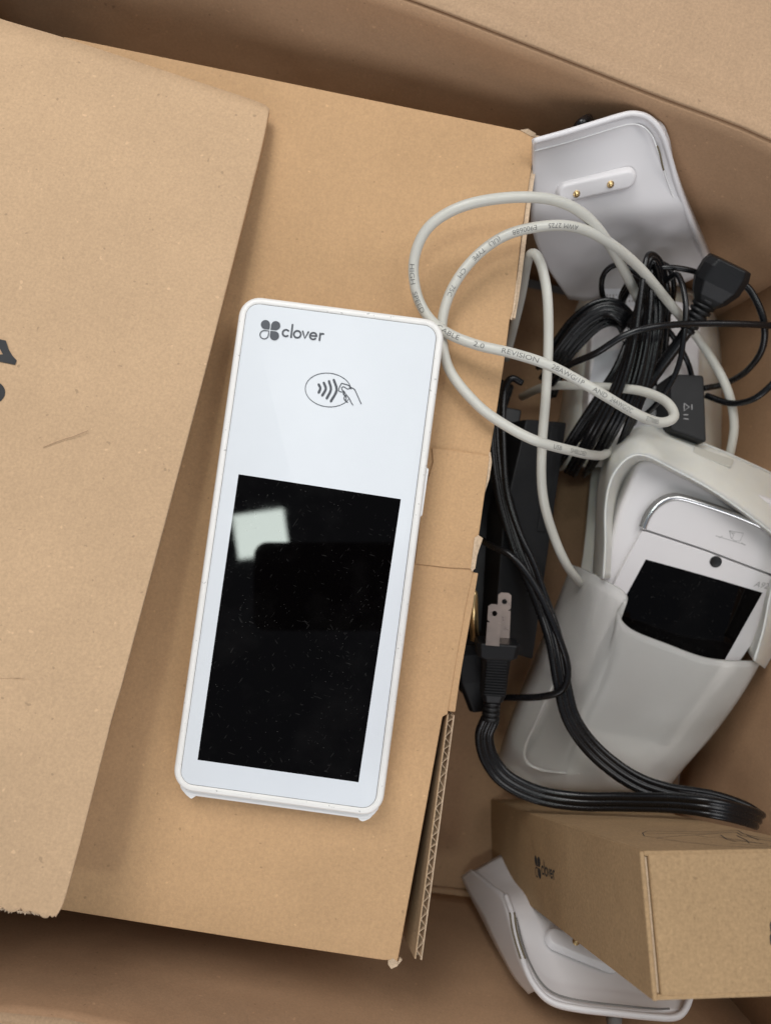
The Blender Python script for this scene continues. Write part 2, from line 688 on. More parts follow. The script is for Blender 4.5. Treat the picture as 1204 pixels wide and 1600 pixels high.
w_rim = [Vector((-204, -166, 158)), Vector((-198, 40, 160)), Vector((-188, 266, 163))]
v, f = patch([[p + Vector((-off, off * 0.1, dz)) for p in w_rim] for off, dz in ((0, 0.0), (3, 1.0), (8, -1.0), (130, -40))], 5)
build('flap', v, f, M['kraft_outer'], box, True, (('solid', 4, 0.0),))

# ---- flat carton under the terminal
ct = thing('flat_carton', 'tan flat carton with a tuck tab, lying under the white terminal', 'carton', P(400, 800, 0))
F = FLAT(T)
E_edge = [(838, 213), (834, 235), (822, 312), (813, 380), (806, 440), (800, 487), (796, 498), (788, 560), (776, 640), (765, 708), (756, 770), (748, 835), (739, 893),
          (729, 940), (712, 1035), (699, 1116), (691, 1120), (660, 1290), (636, 1420), (621, 1503)]
outline = [(100, 57), (226, 83), (440, 127), (640, 168), (826, 206)] + E_edge + [(614, 1500), (600, 1501), (420, 1474), (250, 1447), (90, 1421), (-110, 1389)]
poly = [F.px(u, v) for u, v in outline][::-1]


def tri_prism(name, fr, poly, z0, z1, mat, parent, mods=()):
    v, f = prism(fr, poly, z0, z1)
    return build(name, v, f, mat, parent, False, mods)


tri_prism('top_panel', F, poly, -3.2, 0, M['kraft_top'], ct, (('bevel', 0.5, 2),))


def board(name, a, b, z0, z1, th, mat, parent, side=1):
    """upright board from a to b (xy), thickness to the given side"""
    a, b = Vector((a[0], a[1])), Vector((b[0], b[1]))
    d = (b - a).normalized()
    n = Vector((-d.y, d.x)) * th * side
    return tri_prism(name, FLAT(0), [tuple(a), tuple(b), tuple(b + n), tuple(a + n)], z0, z1, mat, parent, (('bevel', 0.4, 2),))


pN0, pN1 = P(110, 65, T), P(832, 218, T)
pS0, pS1 = P(-100, 1383, T), P(606, 1490, T)
board('side_panel', pN0, pN1, 1, T - 3.4, 3, M['kraft_body'], ct, -1)
board('side_panel', pS0, pS1, 1, T - 3.4, 3, M['kraft_body'], ct, 1)
board('side_panel', pN0, pS0, 1, T - 3.4, 3, M['kraft_body'], ct, 1)
pE1, pE2 = P(829, 225, T), P(700, 1100, T)
board('side_panel', pE1, pE2, 1, T - 3.4, 3, M['kraft_body'], ct, -1)

# folded lip along the upper right edge (second liner line seen beside the top)
lip = [(838, 214), (823, 312), (807, 440), (798, 498)]
mb = MB()
pth = spline([P(u + 2.5, v, T - 2.6) for u, v in lip], 6)
mb.add(*sweep(pth, [(-1.0, -1.2), (1.0, -1.2), (1.0, 0.9), (-1.0, 0.9)], (0, 0, 1)))
mb.build('folded_lip', M['liner'], ct)
mb = MB()
pth = spline([P(u + 0.5, v, T - 1.4) for u, v in ((733, 895), (722, 960), (706, 1050), (697, 1112))], 6)
mb.add(*sweep([p + Vector((1.6, 0.2, 0)) for p in pth], [(-1.9, -2.5), (1.9, -2.5), (1.9, 0.6), (-1.9, 0.9)], (0, 0, 1)))
mb.build('folded_lip', M['kraft_top'], ct, mods=(('bevel', 0.4, 2),))

# tuck tab lying proud between two cuts
tab = [(674, 700), (700, 703), (764, 713), (757, 768), (748, 832), (739, 889), (700, 887), (648, 881), (657, 800), (667, 752), (676, 722)]
Ft = FLAT(T + 0.02)
tri_prism('tuck_tab', Ft, [Ft.px(u, v) for u, v in tab][::-1], 0.0, 0.75, M['kraft_top'], ct, (('bevel', 0.3, 2),))
# ragged scraps: torn liner at the tab and at corners
def scrap(name, pts, z, par, th=0.8, mat='liner'):
    v = [P(u, w, z + dz) for u, w, dz in pts]
    n = len(v)
    v2 = [p - Vector((0, 0, th)) for p in v]
    f = [tuple(range(n)), tuple(range(n, 2 * n))[::-1]] + [(i, (i + 1) % n, n + (i + 1) % n, n + i) for i in range(n)]
    return build(name, v + v2, f, M[mat], par)


scrap('torn_scrap', [(741, 840, 0.5), (747, 836, 1), (754, 841, 2.2), (750, 853, 1.6), (745, 868, 0.8), (742, 888, 0.2), (737, 893, 0), (735, 888, 0)], T + 0.9, ct)
scrap('torn_scrap', [(759, 708, 0), (766, 706, 0.8), (768, 722, 0.8), (764, 748, 0.2), (757, 770, 0), (754, 768, 0)], T - 0.6, ct)
scrap('torn_scrap', [(801, 440, 0), (808, 438, 0.6), (806, 470, 0.5), (799, 500, 0.2), (795, 497, 0)], T - 0.9, ct)
scrap('torn_scrap', [(606, 1499, 0), (613, 1497, 0.7), (622, 1503, 0.4), (624, 1497, 1.6), (628, 1500, 1.2), (620, 1510, 0.8), (611, 1514, 0.4), (606, 1507, 0)], T - 0.6, ct, 1.2)
scrap('torn_scrap', [(812, 203, 0), (824, 201, 1.0), (836, 208, 1.2), (838, 214, 0.4), (830, 213, 0)], T + 0.3, ct, 0.7)

# upright board with its corrugated cut edge showing
A0, A1 = P(704, 1117, T - 1), P(653, 1499, T - 1)
d = (A1 - A0).normalized()
nn = Vector((-d.y, d.x, 0))          # towards +x side
if nn.x < 0:
    nn = -nn
L = (A1 - A0).length
HB = 46.0
LEAN = 10.0
def vertical_sheet(name, off, th, zt, mat, parent):
    v = []
    for z in (-HB, zt):
        for o in (off, off + th):
            k = LEAN if z < -1 else 0.0
            v += [A0 + nn * (o - k * 0.6) + Vector((0, 0, z)), A1 + nn * (o - k) + Vector((0, 0, z))]
    f = [(0, 1, 3, 2), (4, 5, 7, 6), (0, 1, 5, 4), (2, 3, 7, 6), (0, 2, 6, 4), (1, 3, 7, 5)]
    return build(name, v, f, mat, parent)


sf = vertical_sheet('side_flap', -1.5, 0.4, 0.0, M['kraft_body'], ct)
vertical_sheet('liner', 1.15, 0.38, 0.15, M['liner'], sf)
mb = MB()
pts = []
N = 620
for k in range(N + 1):
    s = L * k / N
    amp = 1.0 * math.sin(2 * PI * s / 5.6 + 0.9 * math.sin(s * 0.11) + 0.4 * math.sin(s * 0.37)) + 0.10 * math.sin(s * 1.7)
    pts.append(A0 + d * s + nn * (0.08 + amp))
v = []
for p in pts:
    for o, z in ((-0.11, -4.0), (-0.11, -0.15), (0.11, -0.15), (0.11, -4.0)):
        v.append(p + nn * o + Vector((0, 0, z)))
f = []
for k in range(N):
    for j in range(3):
        a = k * 4 + j
        f.append((a, a + 1, a + 5, a + 4))
build('flute', v, f, M['liner'], sf, False)
# pressed inner liner rim, so the cut edge reads as two paper lines
vertical_sheet('liner', -1.08, 0.12, 0.12, M['liner'], sf)
# filler added below the flutes, keeps their cells from going too dark
build('flute_filler', [A0 + nn * 1.15 + Vector((0, 0, -3.4)), A1 + nn * 1.15 + Vector((0, 0, -3.4)), A1 - nn * 1.0 + Vector((0, 0, -3.4)), A0 - nn * 1.0 + Vector((0, 0, -3.4))], [(0, 1, 2, 3)], M['flute'], sf)

# ---- pale loose panel on the left
pn = thing('loose_cardboard', 'pale pinkish cardboard panel with torn lower edge and cut-off dark print, lying over the carton', 'cardboard panel', P(150, 700, T))
rows_px = [
    [(-330, -100, 174), (-120, -9, 171), (0, 33, 168), (110, 66, 164), (280, 122, 157), (400, 162, 152), (421, 174, 151.5)],
    [(-345, 250, 178), (-130, 260, 175), (0, 262, 172), (110, 262, 168), (270, 262, 161), (375, 260, 157), (402, 262, 156)],
    [(-365, 600, 183), (-150, 600, 180), (0, 600, 177), (100, 600, 174), (210, 598, 170), (292, 598, 167), (316, 600, 166)],
    [(-385, 1000, 190), (-170, 1000, 188), (-30, 1000, 186), (50, 1000, 184), (120, 1000, 182), (188, 1000, 179), (209, 1002, 178)],
    [(-400, 1350, 195), (-200, 1370, 193), (-60, 1375, 191), (0, 1375, 190), (40, 1375, 189), (86, 1380, 187), (108, 1385, 186)],
    [(-405, 1380, 196), (-200, 1408, 194), (-60, 1414, 192), (0, 1418, 191), (40, 1421, 190), (76, 1429, 188), (90, 1428, 187)],
]
def _between(t, dz):
    a, b = rows_px[3], rows_px[4]
    return [(p[0] + (q[0] - p[0]) * t, p[1] + (q[1] - p[1]) * t + 6 * math.sin(i * 1.3 + t * 9), p[2] + (q[2] - p[2]) * t + dz * (0.6 + 0.4 * math.sin(i * 2.1))) for i, (p, q) in enumerate(zip(a, b))]


rows_px = rows_px[:4] + [_between(0.18, 0.22), _between(0.27, -0.28), _between(0.36, 0.22), _between(0.46, -0.1)] + rows_px[4:]
v, f = patch(pxrows(rows_px), 7)
# ragged lower edge
Cn = len(spline(pxrows(rows_px)[0], 7))
for j in range(Cn):
    i = len(v) - Cn + j
    v[i] = v[i] + Vector((0, random.uniform(-0.9, 0.9), 0))
pan = build('panel', v, f, M['kraft_panel'], pn, True, (('solid', 3.2, 0.0),))
# frayed fibres along the torn edge
mb = MB()
for k in range(70):
    t = random.random()
    u = -10 + 92 * t
    vv = 1417 + 10 * t + random.uniform(-1, 2)
    p = P(u, vv, 189 + random.uniform(-1.5, 0.8))
    q = p + Vector((random.uniform(-1.0, 1.0), random.uniform(-1.5, -0.5), random.uniform(-0.8, 0.2)))
    s = Vector((random.uniform(0.5, 1.1), 0, 0))
    mb.add([p - s, p + s, q, p - s - Vector((0, 0, .4)), p + s - Vector((0, 0, .4)), q - Vector((0, 0, .3))],
           [(0, 1, 2), (5, 4, 3), (0, 3, 4, 1), (1, 4, 5, 2), (2, 5, 3, 0)])
fr_ = mb.build('frayed_edge', M['liner'], pn)
fr_['kind'] = 'stuff'


def panel_z(u, v):
    # rough height of the panel near its left, used for its print
    return 169 + (600 - v) * (-0.004) * -1 * -1 + 2.35 + max(0, 20 - u) * 0.008


FP = Frame(P(0, 560, 178.3), P(60, 560, 176.6) - P(0, 560, 178.3), P(0, 500, 177.4) - P(0, 560, 178.3))
mb = MB()
outer = [(-60, 520), (-40, 524), (0, 530), (9.5, 532), (14, 546), (20, 556), (26.5, 563), (24, 570), (0, 565), (-60, 553)]
hole = [(-60, 533), (-14, 541), (0, 544.5), (5, 552), (0, 554), (-60, 543)]
# glyph drawn as three bars so that its counter stays open
for pl in ([(-60, 520), (0, 530), (0, 544.5), (-60, 533)], [(0, 530), (9.5, 532), (14, 546), (5, 553.6), (0, 544.5)],
           [(5, 553.6), (14, 546), (20, 556), (26.5, 563), (24, 570), (0, 565)], [(5, 553.6), (0, 565), (-60, 553), (-60, 543), (0, 554)]):
    lay(mb, FP.w, [([Vector(FP.px(*p)) for p in pl], [tuple(range(len(pl)))])], 0.0)
lay(mb, FP.w, [([Vector(FP.px(8.5 - 30 + 30 * math.cos(a) if False else -22 + 30.5 * math.cos(a), 613 + 21 * math.sin(a))) for a in [2 * PI * k / 40 for k in range(40)]] +
               [Vector(FP.px(-22 + 14 * math.cos(a), 613 + 8 * math.sin(a))) for a in [2 * PI * k / 40 for k in range(40)]],
               [(k, (k + 1) % 40, 40 + (k + 1) % 40, 40 + k) for k in range(40)])], 0.0)
mb.build('printed_characters', M['ink_box'], pan)
# long scuff on the panel
mb = MB()
FQ = Frame(P(70, 690, 178.7), P(150, 680, 176.4) - P(70, 690, 178.7), P(72, 640, 177.7) - P(70, 690, 178.7))
lay(mb, FQ.w, stroke([FQ.px(68, 699), FQ.px(85, 692), FQ.px(105, 685), FQ.px(113, 683), FQ.px(138, 673)], 0.28, cap=False), 0.15)
M['scuff'] = plastic('scuffed_liner', (0.32, 0.205, 0.12), 0.8)
mb.build('scuff_mark', M['scuff'], pan)

# ================================================================== the terminal
zt, zb = 167.0, 158.5
cs = [P(374.8, 459.8, zt), P(703.8, 501.3, zt), P(588, 1278, zb), P(268.5, 1233.6, zb)]
cen = sum(cs, Vector()) / 4
X = (cs[1] - cs[0]) + (cs[2] - cs[3])
Y = (cs[0] - cs[3]) + (cs[1] - cs[2])
FT = Frame(cen, X, Y)
w = X.length / 2
h = Y.length / 2
tm = thing('payment_terminal', 'white handheld payment terminal with black screen lying on the tan carton', 'payment terminal', (cen.x, cen.y, T))
# underside shell, a little wider at the chin
lo = [(-w / 2 + 2, h / 2 - 2), (-w / 2 + 2, -h / 2 - 0.5)] + [(-w / 2 + 5.0, -h / 2 - 3.2), (w / 2 - 6, -h / 2 - 3.2)] + [(w / 2 - 2, -h / 2 - 0.5), (w / 2 - 2, h / 2 - 2)]
tri_prism('back_shell', FT, roundpoly(lo[::-1], [6, 2, 2, 2, 2, 6][::-1]), -12.2, -5.0, M['white'], tm, (('bevel', 1.0, 3),))
for sx in (-1, 1):
    q = [(sx * (w / 2 - 1.2), -h / 2 + 10), (sx * (w / 2 - 1.4), -h / 2 + 1.5), (sx * (w / 2 - 4.4), -h / 2 - 2.8), (sx * (w / 2 - 7.4), -h / 2 - 4.6), (sx * (w / 2 - 9.8), -h / 2 - 2.6), (sx * (w / 2 - 9.0), -h / 2 + 10)]
    if sx > 0:
        q = q[::-1]
    tri_prism('foot', FT, roundpoly(q, [0.5, 3, 2, 0.6, 0.6, 0.5]), -12.4, -5.4, M['white'], tm, (('bevel', 0.5, 2),))
# front shell with rounded rim: stacked loops
def loft_rr(loops, mat, name, par, n=9):
    v, f = [], []
    for (ww, hh, r, z) in loops:
        v += [FT.w(x, y, z) for x, y in rrect(0, 0, ww, hh, r, n)]
    m = 4 * (n + 1)
    for i in range(len(loops) - 1):
        for k in range(m):
            a, b = i * m + k, i * m + (k + 1) % m
            f.append((a, b, b + m, a + m))
    f.append(tuple(range(m))[::-1])
    f.append(tuple(range((len(loops) - 1) * m, len(loops) * m)))
    return build(name, v, f, mat, par, True)


RC = 8.4
loops = [(w - 3, h - 3, RC - 1.5, -9.0), (w - 0.8, h - 0.8, RC - .4, -6.5)]
for k in range(7):
    a = math.radians(90 * k / 6)
    o = 1.7 * (1 - math.cos(a))
    loops.append((w - 2 * o, h - 2 * o, RC - o, -1.7 + 1.7 * math.sin(a)))
loops.append((w - 5.8, h - 5.8, RC - 2.9, 0.02))
loops.append((w - 6.0, h - 6.0, RC - 3.0, -0.5))
sh = loft_rr(loops, M['white_worn'], 'front_shell', tm)
loft_rr([(w - 5.9, h - 5.9, RC - 2.95, -0.6), (w - 5.9, h - 5.9, RC - 2.95, -0.10)], M['seam'], 'seam_gasket', tm)
loft_rr([(w - 6.35, h - 6.35, RC - 3.2, -0.4), (w - 6.35, h - 6.35, RC - 3.2, 0.10), (w - 6.6, h - 6.6, RC - 3.3, 0.20)], M['glass_white'], 'front_glass', tm)
sc = [FT.px(u, v) for u, v in ((373, 741), (626, 780), (560, 1222), (309, 1187))]
tri_prism('screen', FT, sc[::-1], 0.20, 0.235, M['screen'], tm)
# side key
k0, k1 = FT.px(672, 728), FT.px(657, 812)
tri_prism('side_key', FT, [(w / 2 - 1, k1[1]), (w / 2 + 0.7, k1[1] + 2), (w / 2 + 0.9, k0[1] - 1), (w / 2 - 1, k0[1])], -6.5, -2.2, M['white'], tm, (('bevel', 0.4, 2),))
# logo
mark, word = clover_logo()
c0 = Vector(FT.px(441, 526))
c1 = Vector(FT.px(505, 533))
ux = (c1 - c0).normalized()
uy = Vector((-ux.y, ux.x))
sc_ = (c1 - c0).length / 5.2
for nm, shp in (('logo_mark', mark), ('logo_word', word)):
    mb = MB()
    lay(mb, lambda x, y, z: FT.w(*(c0 + ux * (x * sc_) + uy * (y * sc_)), 0.40 + z), shp)
    mb.build(nm, M['ink'], tm, fix=False)
# contactless symbol: oval, waves, hand with card (strokes laid in the plane of the glass)
mb = MB()
e = [FT.px(506 + 30 * 0, 609)]
cx, cy = FT.px(513, 609.5)
ell = [(cx + 9.35 * math.cos(a), cy + 6.85 * math.sin(a)) for a in [math.radians(12 + (340 - 12) * k / 36) for k in range(37)]]
lay(mb, FT.w, stroke(ell, 0.26, cap=False), 0.42)
for k in range(4):
    ppx = [[(498, 601), (500.5, 607), (498, 613.5)], [(506, 598.5), (509, 608), (503.5, 618)], [(514, 596), (517, 609), (510.5, 622.5)], [(521.5, 594), (526, 610), (517, 627)]][k]
    pp = [FT.px(*p) for p in ppx]
    lay(mb, FT.w, stroke([(p.x, p.y) for p in spline([Vector((*p, 0)) for p in pp], 3)], 0.95), 0.42)
mb.build('contactless_waves', M['ink'], tm, fix=False)
mb = MB()
hand = [
    [(539, 613), (529, 611), (533, 600), (535, 599.5), (545, 602.5), (546, 605)],
    [(549, 606), (543, 608), (537, 604.5), (534, 606), (535, 610), (545, 622), (548, 628), (551, 633)],
    [(549, 606), (553, 608), (556, 613), (564, 631)],
    [(536, 615), (541, 622), (539, 626), (543, 629)],
    [(537, 611), (537, 617), (541, 619)],
    [(546, 605), (549, 606)],
    [(538, 620), (537.5, 624), (541, 627)]]
for st in hand:
    pp = [Vector((*FT.px(*p), 0)) for p in st]
    lay(mb, FT.w, stroke([(p.x, p.y) for p in spline(pp, 3)], 0.36), 0.42)
mb.build('hand_and_card_symbol', M['ink'], tm, fix=False)

# small skylight that mirrors in the screen
Q = FT.w(*FT.px(408, 834), 0.235)
r = (Q - CAM).normalized()
rr_ = r - FT.Z * 2 * r.dot(FT.Z)
Lm = 2300.0
pos = Q + rr_ * Lm
tot = (Lm + (Q - CAM).length)
area('skylight', pos * MM, Q * MM, 68 / FPX * tot * MM, 78 / FPX * tot * MM, 6.0, (0.90, 1.0, 0.93))

# ================================================================== pale USB cable
us = thing('usb_cable', 'pale grey printed cable looping over the carton edge beside the terminal', 'cable', P(800, 600, 0))
A = [(868, 352 + 360, 118)]
runA = [(1128, 755, 60), (1139, 712, 76), (1146, 660, 86), (1132, 600, 92), (1092, 532, 92), (1042, 470, 112), (1000, 420, 130), (958, 384, 145), (915, 360, 155),
        (868, 352, 162), (805, 362, 163), (760, 386, 160), (722, 425, 157), (698, 470, 154), (690, 520, 152), (702, 578, 152), (745, 632, 152), (790, 665, 153), (840, 690, 153), (900, 706, 138), (925, 711, 118), (944, 710, 92), (960, 692, 68), (985, 662, 52)]
runB = [(1030, 520, 70), (1003, 480, 100), (978, 430, 125), (950, 380, 146), (915, 338, 158), (870, 314, 166), (810, 308, 172), (740, 317, 173), (690, 338, 170), (660, 368, 166), (646, 412, 161), (651, 460, 157), (670, 497, 155.5),
        (700, 521, 156), (745, 539, 158), (800, 552, 160), (860, 572, 160), (930, 610, 156), (990, 645, 148), (1030, 660, 140), (1052, 651, 134), (1040, 628, 126), (1005, 612, 116), (960, 606, 106), (880, 602, 92), (845, 606, 70), (815, 620, 44)]
runC = [(790, 560, 60), (812, 470, 105), (822, 415, 132), (828, 398, 140), (838, 400, 143), (848, 425, 144), (855, 470, 143), (856, 540, 138), (852, 620, 132), (846, 700, 126), (847, 770, 118), (862, 830, 106), (888, 888, 92), (925, 930, 62)]
paths = {}
mb = MB()
for nm, r_ in (('A', runA), ('B', runB), ('C', runC)):
    path = spline([P(*p) for p in r_], 10)
    mb.add(*sweep(path, circ(2.2, 16)))
    paths[nm] = path
jacket = mb.build('cable_jacket', M['cable'], us, True)


def subdiv(v, f, lim=0.45):
    bm = bmesh.new()
    vs = [bm.verts.new((p.x, p.y, 0)) for p in v]
    for q in f:
        try:
            bm.faces.new([vs[i] for i in q])
        except ValueError:
            pass
    for _ in range(4):
        bmesh.ops.triangulate(bm, faces=bm.faces)
        e = [k for k in bm.edges if k.calc_length() > lim]
        if not e:
            break
        bmesh.ops.subdivide_edges(bm, edges=e, cuts=1)
    bmesh.ops.triangulate(bm, faces=bm.faces)
    bm.verts.index_update()
    r = [Vector((a.co.x, a.co.y)) for a in bm.verts], [tuple(a.index for a in q.verts) for q in bm.faces]
    bm.free()
    return r


def wrap_text(mb, s, path, u0v0, size, xs, rad, ang=0.0):
    """lay a word on the camera-facing side of the tube, its first letter at the path point nearest the pixel"""
    v, f = subdiv(*text2d(s, size, xs))
    xm = max(a.x for a in v)
    best = None
    for i, p in enumerate(path):
        c = p - CAM
        rr = ray(*u0v0)
        dd = (c - rr * (c.dot(rr) / rr.dot(rr))).length
        if best is None or dd < best[0]:
            best = (dd, i)
    i0 = best[1]
    cum = [0.0]
    for i in range(i0, len(path) - 1):
        cum.append(cum[-1] + (path[i + 1] - path[i]).length)
    out = []
    for a in v:
        x = min(a.x, cum[-1] - 0.01)
        k = 0
        while k < len(cum) - 2 and cum[k + 1] < x:
            k += 1
        t = (x - cum[k]) / max(1e-6, cum[k + 1] - cum[k])
        p = path[i0 + k].lerp(path[i0 + k + 1], t)
        j = i0 + k
        t0 = (path[min(j + 1, len(path) - 1)] - path[max(j - 1, 0)]).normalized()
        t1 = (path[min(j + 2, len(path) - 1)] - path[j]).normalized()
        tn = t0.lerp(t1, t).normalized()
        vd = (CAM - p).normalized()
        s_ = vd.cross(tn).normalized()           # 'up' of the letters
        n_ = tn.cross(s_).normalized()
        th = (a.y - size * 0.35) / rad + ang
        out.append(p + s_ * (math.sin(th) * rad) + n_ * (math.cos(th) * rad))
    mb.add(out, f)


mb = MB()
Bp, Ap = paths['B'], paths['A']
for s, px_, xs in (('HIGH', (645, 412), 1.2), ('SPEED', (649, 458), 1.2), ('CABLE', (682, 509), 1.3), ('2.0', (739, 538), 1.35), ('REVISION', (781, 548), 1.28), ('28AWG/1P', (860, 572), 1.1), ('AND', (925, 607), 1.1),
                   ('24AWG/2C', (952, 622), 0.85), ('E770085', (1004, 650), 0.75)):
    wrap_text(mb, s, Bp, px_, 2.9, xs, 2.25, -0.30 if s in ('SPEED', 'HIGH') else 0.12)
mb.build('cable_print', M['ink_cable'], jacket, fix=False)
mb = MB()
for s, px_ in (('AWM 2725', (895, 355)), ('E900688', (838, 355)), ('(UL)', (782, 374)), ('TYPE', (757, 390)), ('CM', (728, 420)), ('75C', (708, 448))):
    wrap_text(mb, s, Ap, px_, 2.8, 1.05, 2.25, 0.05)
mb.build('cable_print', M['ink_cable'], jacket, fix=False)
mb = MB()
for s, px_ in (('USB', (858, 697)), ('SHIELDED', (882, 703))):
    wrap_text(mb, s, Ap, px_, 2.8, 1.05, 2.25, 0.05)
mb.build('cable_print', M['ink_cable'], jacket, fix=False)

# ================================================================== black leads
pb = thing('power_cord_bundle', 'thick bundle of folded flat black cord with a hairpin top below the white dock', 'power cord', P(980, 560, 0))
prof3 = cord_profile(3, 1.35, 2.2)
mb = MB()
strands = [
    # (offset px, z)
    [(1032, 560, 80), (1036, 470, 105), (1030, 420, 118), (1018, 404, 124), (1008, 420, 124), (998, 470, 122), (985, 540, 118), (962, 610, 112), (925, 680, 100), (890, 740, 70)],
    [(1040, 600, 60), (1030, 480, 100), (1026, 430, 112), (1018, 412, 117), (1014, 430, 117), (1010, 480, 116), (1000, 550, 112), (978, 625, 106), (945, 690, 92), (915, 740, 60)],
    [(1018, 640, 50), (1030, 540, 92), (1034, 480, 104), (1030, 430, 108), (1024, 420, 110), (1020, 440, 110), (1022, 500, 108), (1012, 570, 104), (990, 645, 96), (965, 700, 80), (940, 750, 50)],
    [(975, 500, 70), (970, 470, 90), (990, 440, 104), (1002, 470, 108), (975, 560, 106), (940, 620, 98), (900, 680, 84), (860, 740, 60)],
]
for i, s_ in enumerate(strands):
    path = spline([P(*p) for p in s_], 8)
    ups = [Vector((math.sin(0.5 * i - 0.6 + 0.05 * k), 0.1, math.cos(0.5 * i - 0.6 + 0.05 * k))) for k in range(len(path))]
    mb.add(*sweep(path, prof3, ups))
mb.build('cord', M['black_cord'], pb, True)
mb = MB()
for i, s_ in enumerate([[(850, 590, 70), (872, 552, 88), (905, 510, 98), (940, 487, 104), (968, 492, 106), (985, 520, 100)],
                        [(845, 575, 66), (868, 540, 82), (900, 500, 92), (935, 478, 98), (965, 480, 100), (990, 505, 94)],
                        [(860, 620, 60), (880, 565, 80), (915, 522, 92), (945, 500, 98), (970, 505, 96), (985, 540, 92)]]):
    path = spline([P(*p) for p in s_], 8)
    mb.add(*sweep(path, prof3, (0.35, -0.2, 1)))
mb.build('cord_loop', M['black_cord'], pb, True)
# appliance coupler at the upper right end of a lead
cp = thing('coupler_lead', 'black power coupler with ribbed neck, leaning on the box corner at the upper right', 'power cord', P(1130, 450, 0))
c_a, c_b = P(1085, 498, 112), P(1142, 408, 128)
Z_ = (c_b - c_a).normalized()
FC = Frame(c_a, Z_, Vector((0, 0, 1)).cross(Z_))
LN = (c_b - c_a).length
def hexbody(fr, stations, mat, name, par, mods=()):
    """stations: (x, half width y, half height z, chamfer)"""
    v, f = [], []
    for x, a, b, c in stations:
        for y, z in ((-a + c, -b), (a - c, -b), (a, -b + c), (a, b - c), (a - c, b), (-a + c, b), (-a, b - c), (-a, -b + c)):
            v.append(fr.w(x, y, z))
    for i in range(len(stations) - 1):
        for k in range(8):
            p, q = i * 8 + k, i * 8 + (k + 1) % 8
            f.append((p, q, q + 8, p + 8))
    f.append(tuple(range(8)))
    f.append(tuple(range((len(stations) - 1) * 8, len(stations) * 8)))
    return build(name, v, f, mat, par, False, mods)


hexbody(FC, [(LN * 0.22, 4.2, 4.2, 2), (LN * 0.40, 8.6, 6.5, 3.0), (LN * 0.60, 11.2, 8, 3.6), (LN * 0.84, 11.2, 8, 3.6), (LN * 0.97, 10.0, 7.5, 3.5)], M['black'], 'housing', cp, (('bevel', 0.8, 3),))
mb = MB()
prf = []
for k in range(7):
    x0 = -7 + k * 2.6
    rr = 3.6 + k * 0.42
    prf += [(x0, rr - 0.9), (x0 + 0.25, rr), (x0 + 1.6, rr), (x0 + 1.85, rr - 0.9)]
lathe(mb, c_a, Z_, prf, 18)
mb.build('strain_relief', M['black'], cp, True)
mb = MB()
tube(mb, [c_a - Z_ * 5, P(1060, 535, 104), P(1030, 575, 96), P(1000, 620, 88), P(985, 660, 70)], 3.0, 8)
mb.build('cord', M['black_cord'], cp, True)

# thin DC leads
def lead(name, label, runs, r=1.35, base=(1050, 550)):
    t = thing(name, label, 'adapter lead', P(base[0], base[1], 0))
    mb = MB()
    for q in runs:
        tube(mb, [P(*p) for p in q], r, 9, 10)
    mb.build('cord', M['black_cord'], t, True)
    return t


ld = lead('adapter_lead', 'thin black lead running left to right across the cable tangle to the box wall',
          [[(1225, 513, 112), (1204, 509, 118), (1150, 506, 122), (1080, 506, 126), (1020, 511, 132), (975, 524, 130), (930, 552, 122), (885, 573, 108), (862, 600, 90)]], 1.6)
ld2 = lead('adapter_lead', 'thin black lead curving down the right wall beneath the coupler',
           [[(1150, 438, 120), (1172, 455, 120), (1192, 500, 118), (1190, 545, 110), (1165, 580, 98), (1130, 600, 80), (1098, 607, 78)],
            [(1215, 585, 108), (1204, 602, 108), (1175, 624, 102), (1140, 630, 92), (1102, 618, 84)]], 1.6)
ld3 = lead('adapter_lead', 'thin black lead looped around the top of the folded cord bundle',
           [[(960, 492, 80), (941, 462, 98), (942, 430, 108), (962, 414, 114), (990, 424, 116), (1010, 440, 114)],
            [(1000, 424, 112), (1040, 418, 118), (1075, 422, 118), (1105, 432, 114)],
            [(1038, 440, 112), (1058, 430, 122), (1070, 470, 126), (1068, 520, 124), (1058, 575, 118), (1030, 625, 110), (1000, 655, 96)],
            [(1046, 490, 90), (1052, 450, 100), (1045, 420, 104), (1030, 410, 100)],
            [(1008, 470, 100), (1060, 540, 90), (1080, 590, 84), (1076, 640, 82), (1082, 672, 74)]], 1.35)
# its barrel plug
b0, b1 = P(985, 512, 110), P(969, 532, 108)
mb = MB()
lathe(mb, b0, b1 - b0, [(-14, 2.4), (-13, 3.2), (-1, 3.4), (0, 2.6)], 16)
mb.build('barrel_grip', M['black'], ld3, True)
mb = MB()
lathe(mb, b0, b1 - b0, [(0, 2.3), (7.2, 2.3), (7.4, 1.6), (7.5, 1.6)], 16)
mb.build('barrel_tip', M['chrome'], ld3, True)

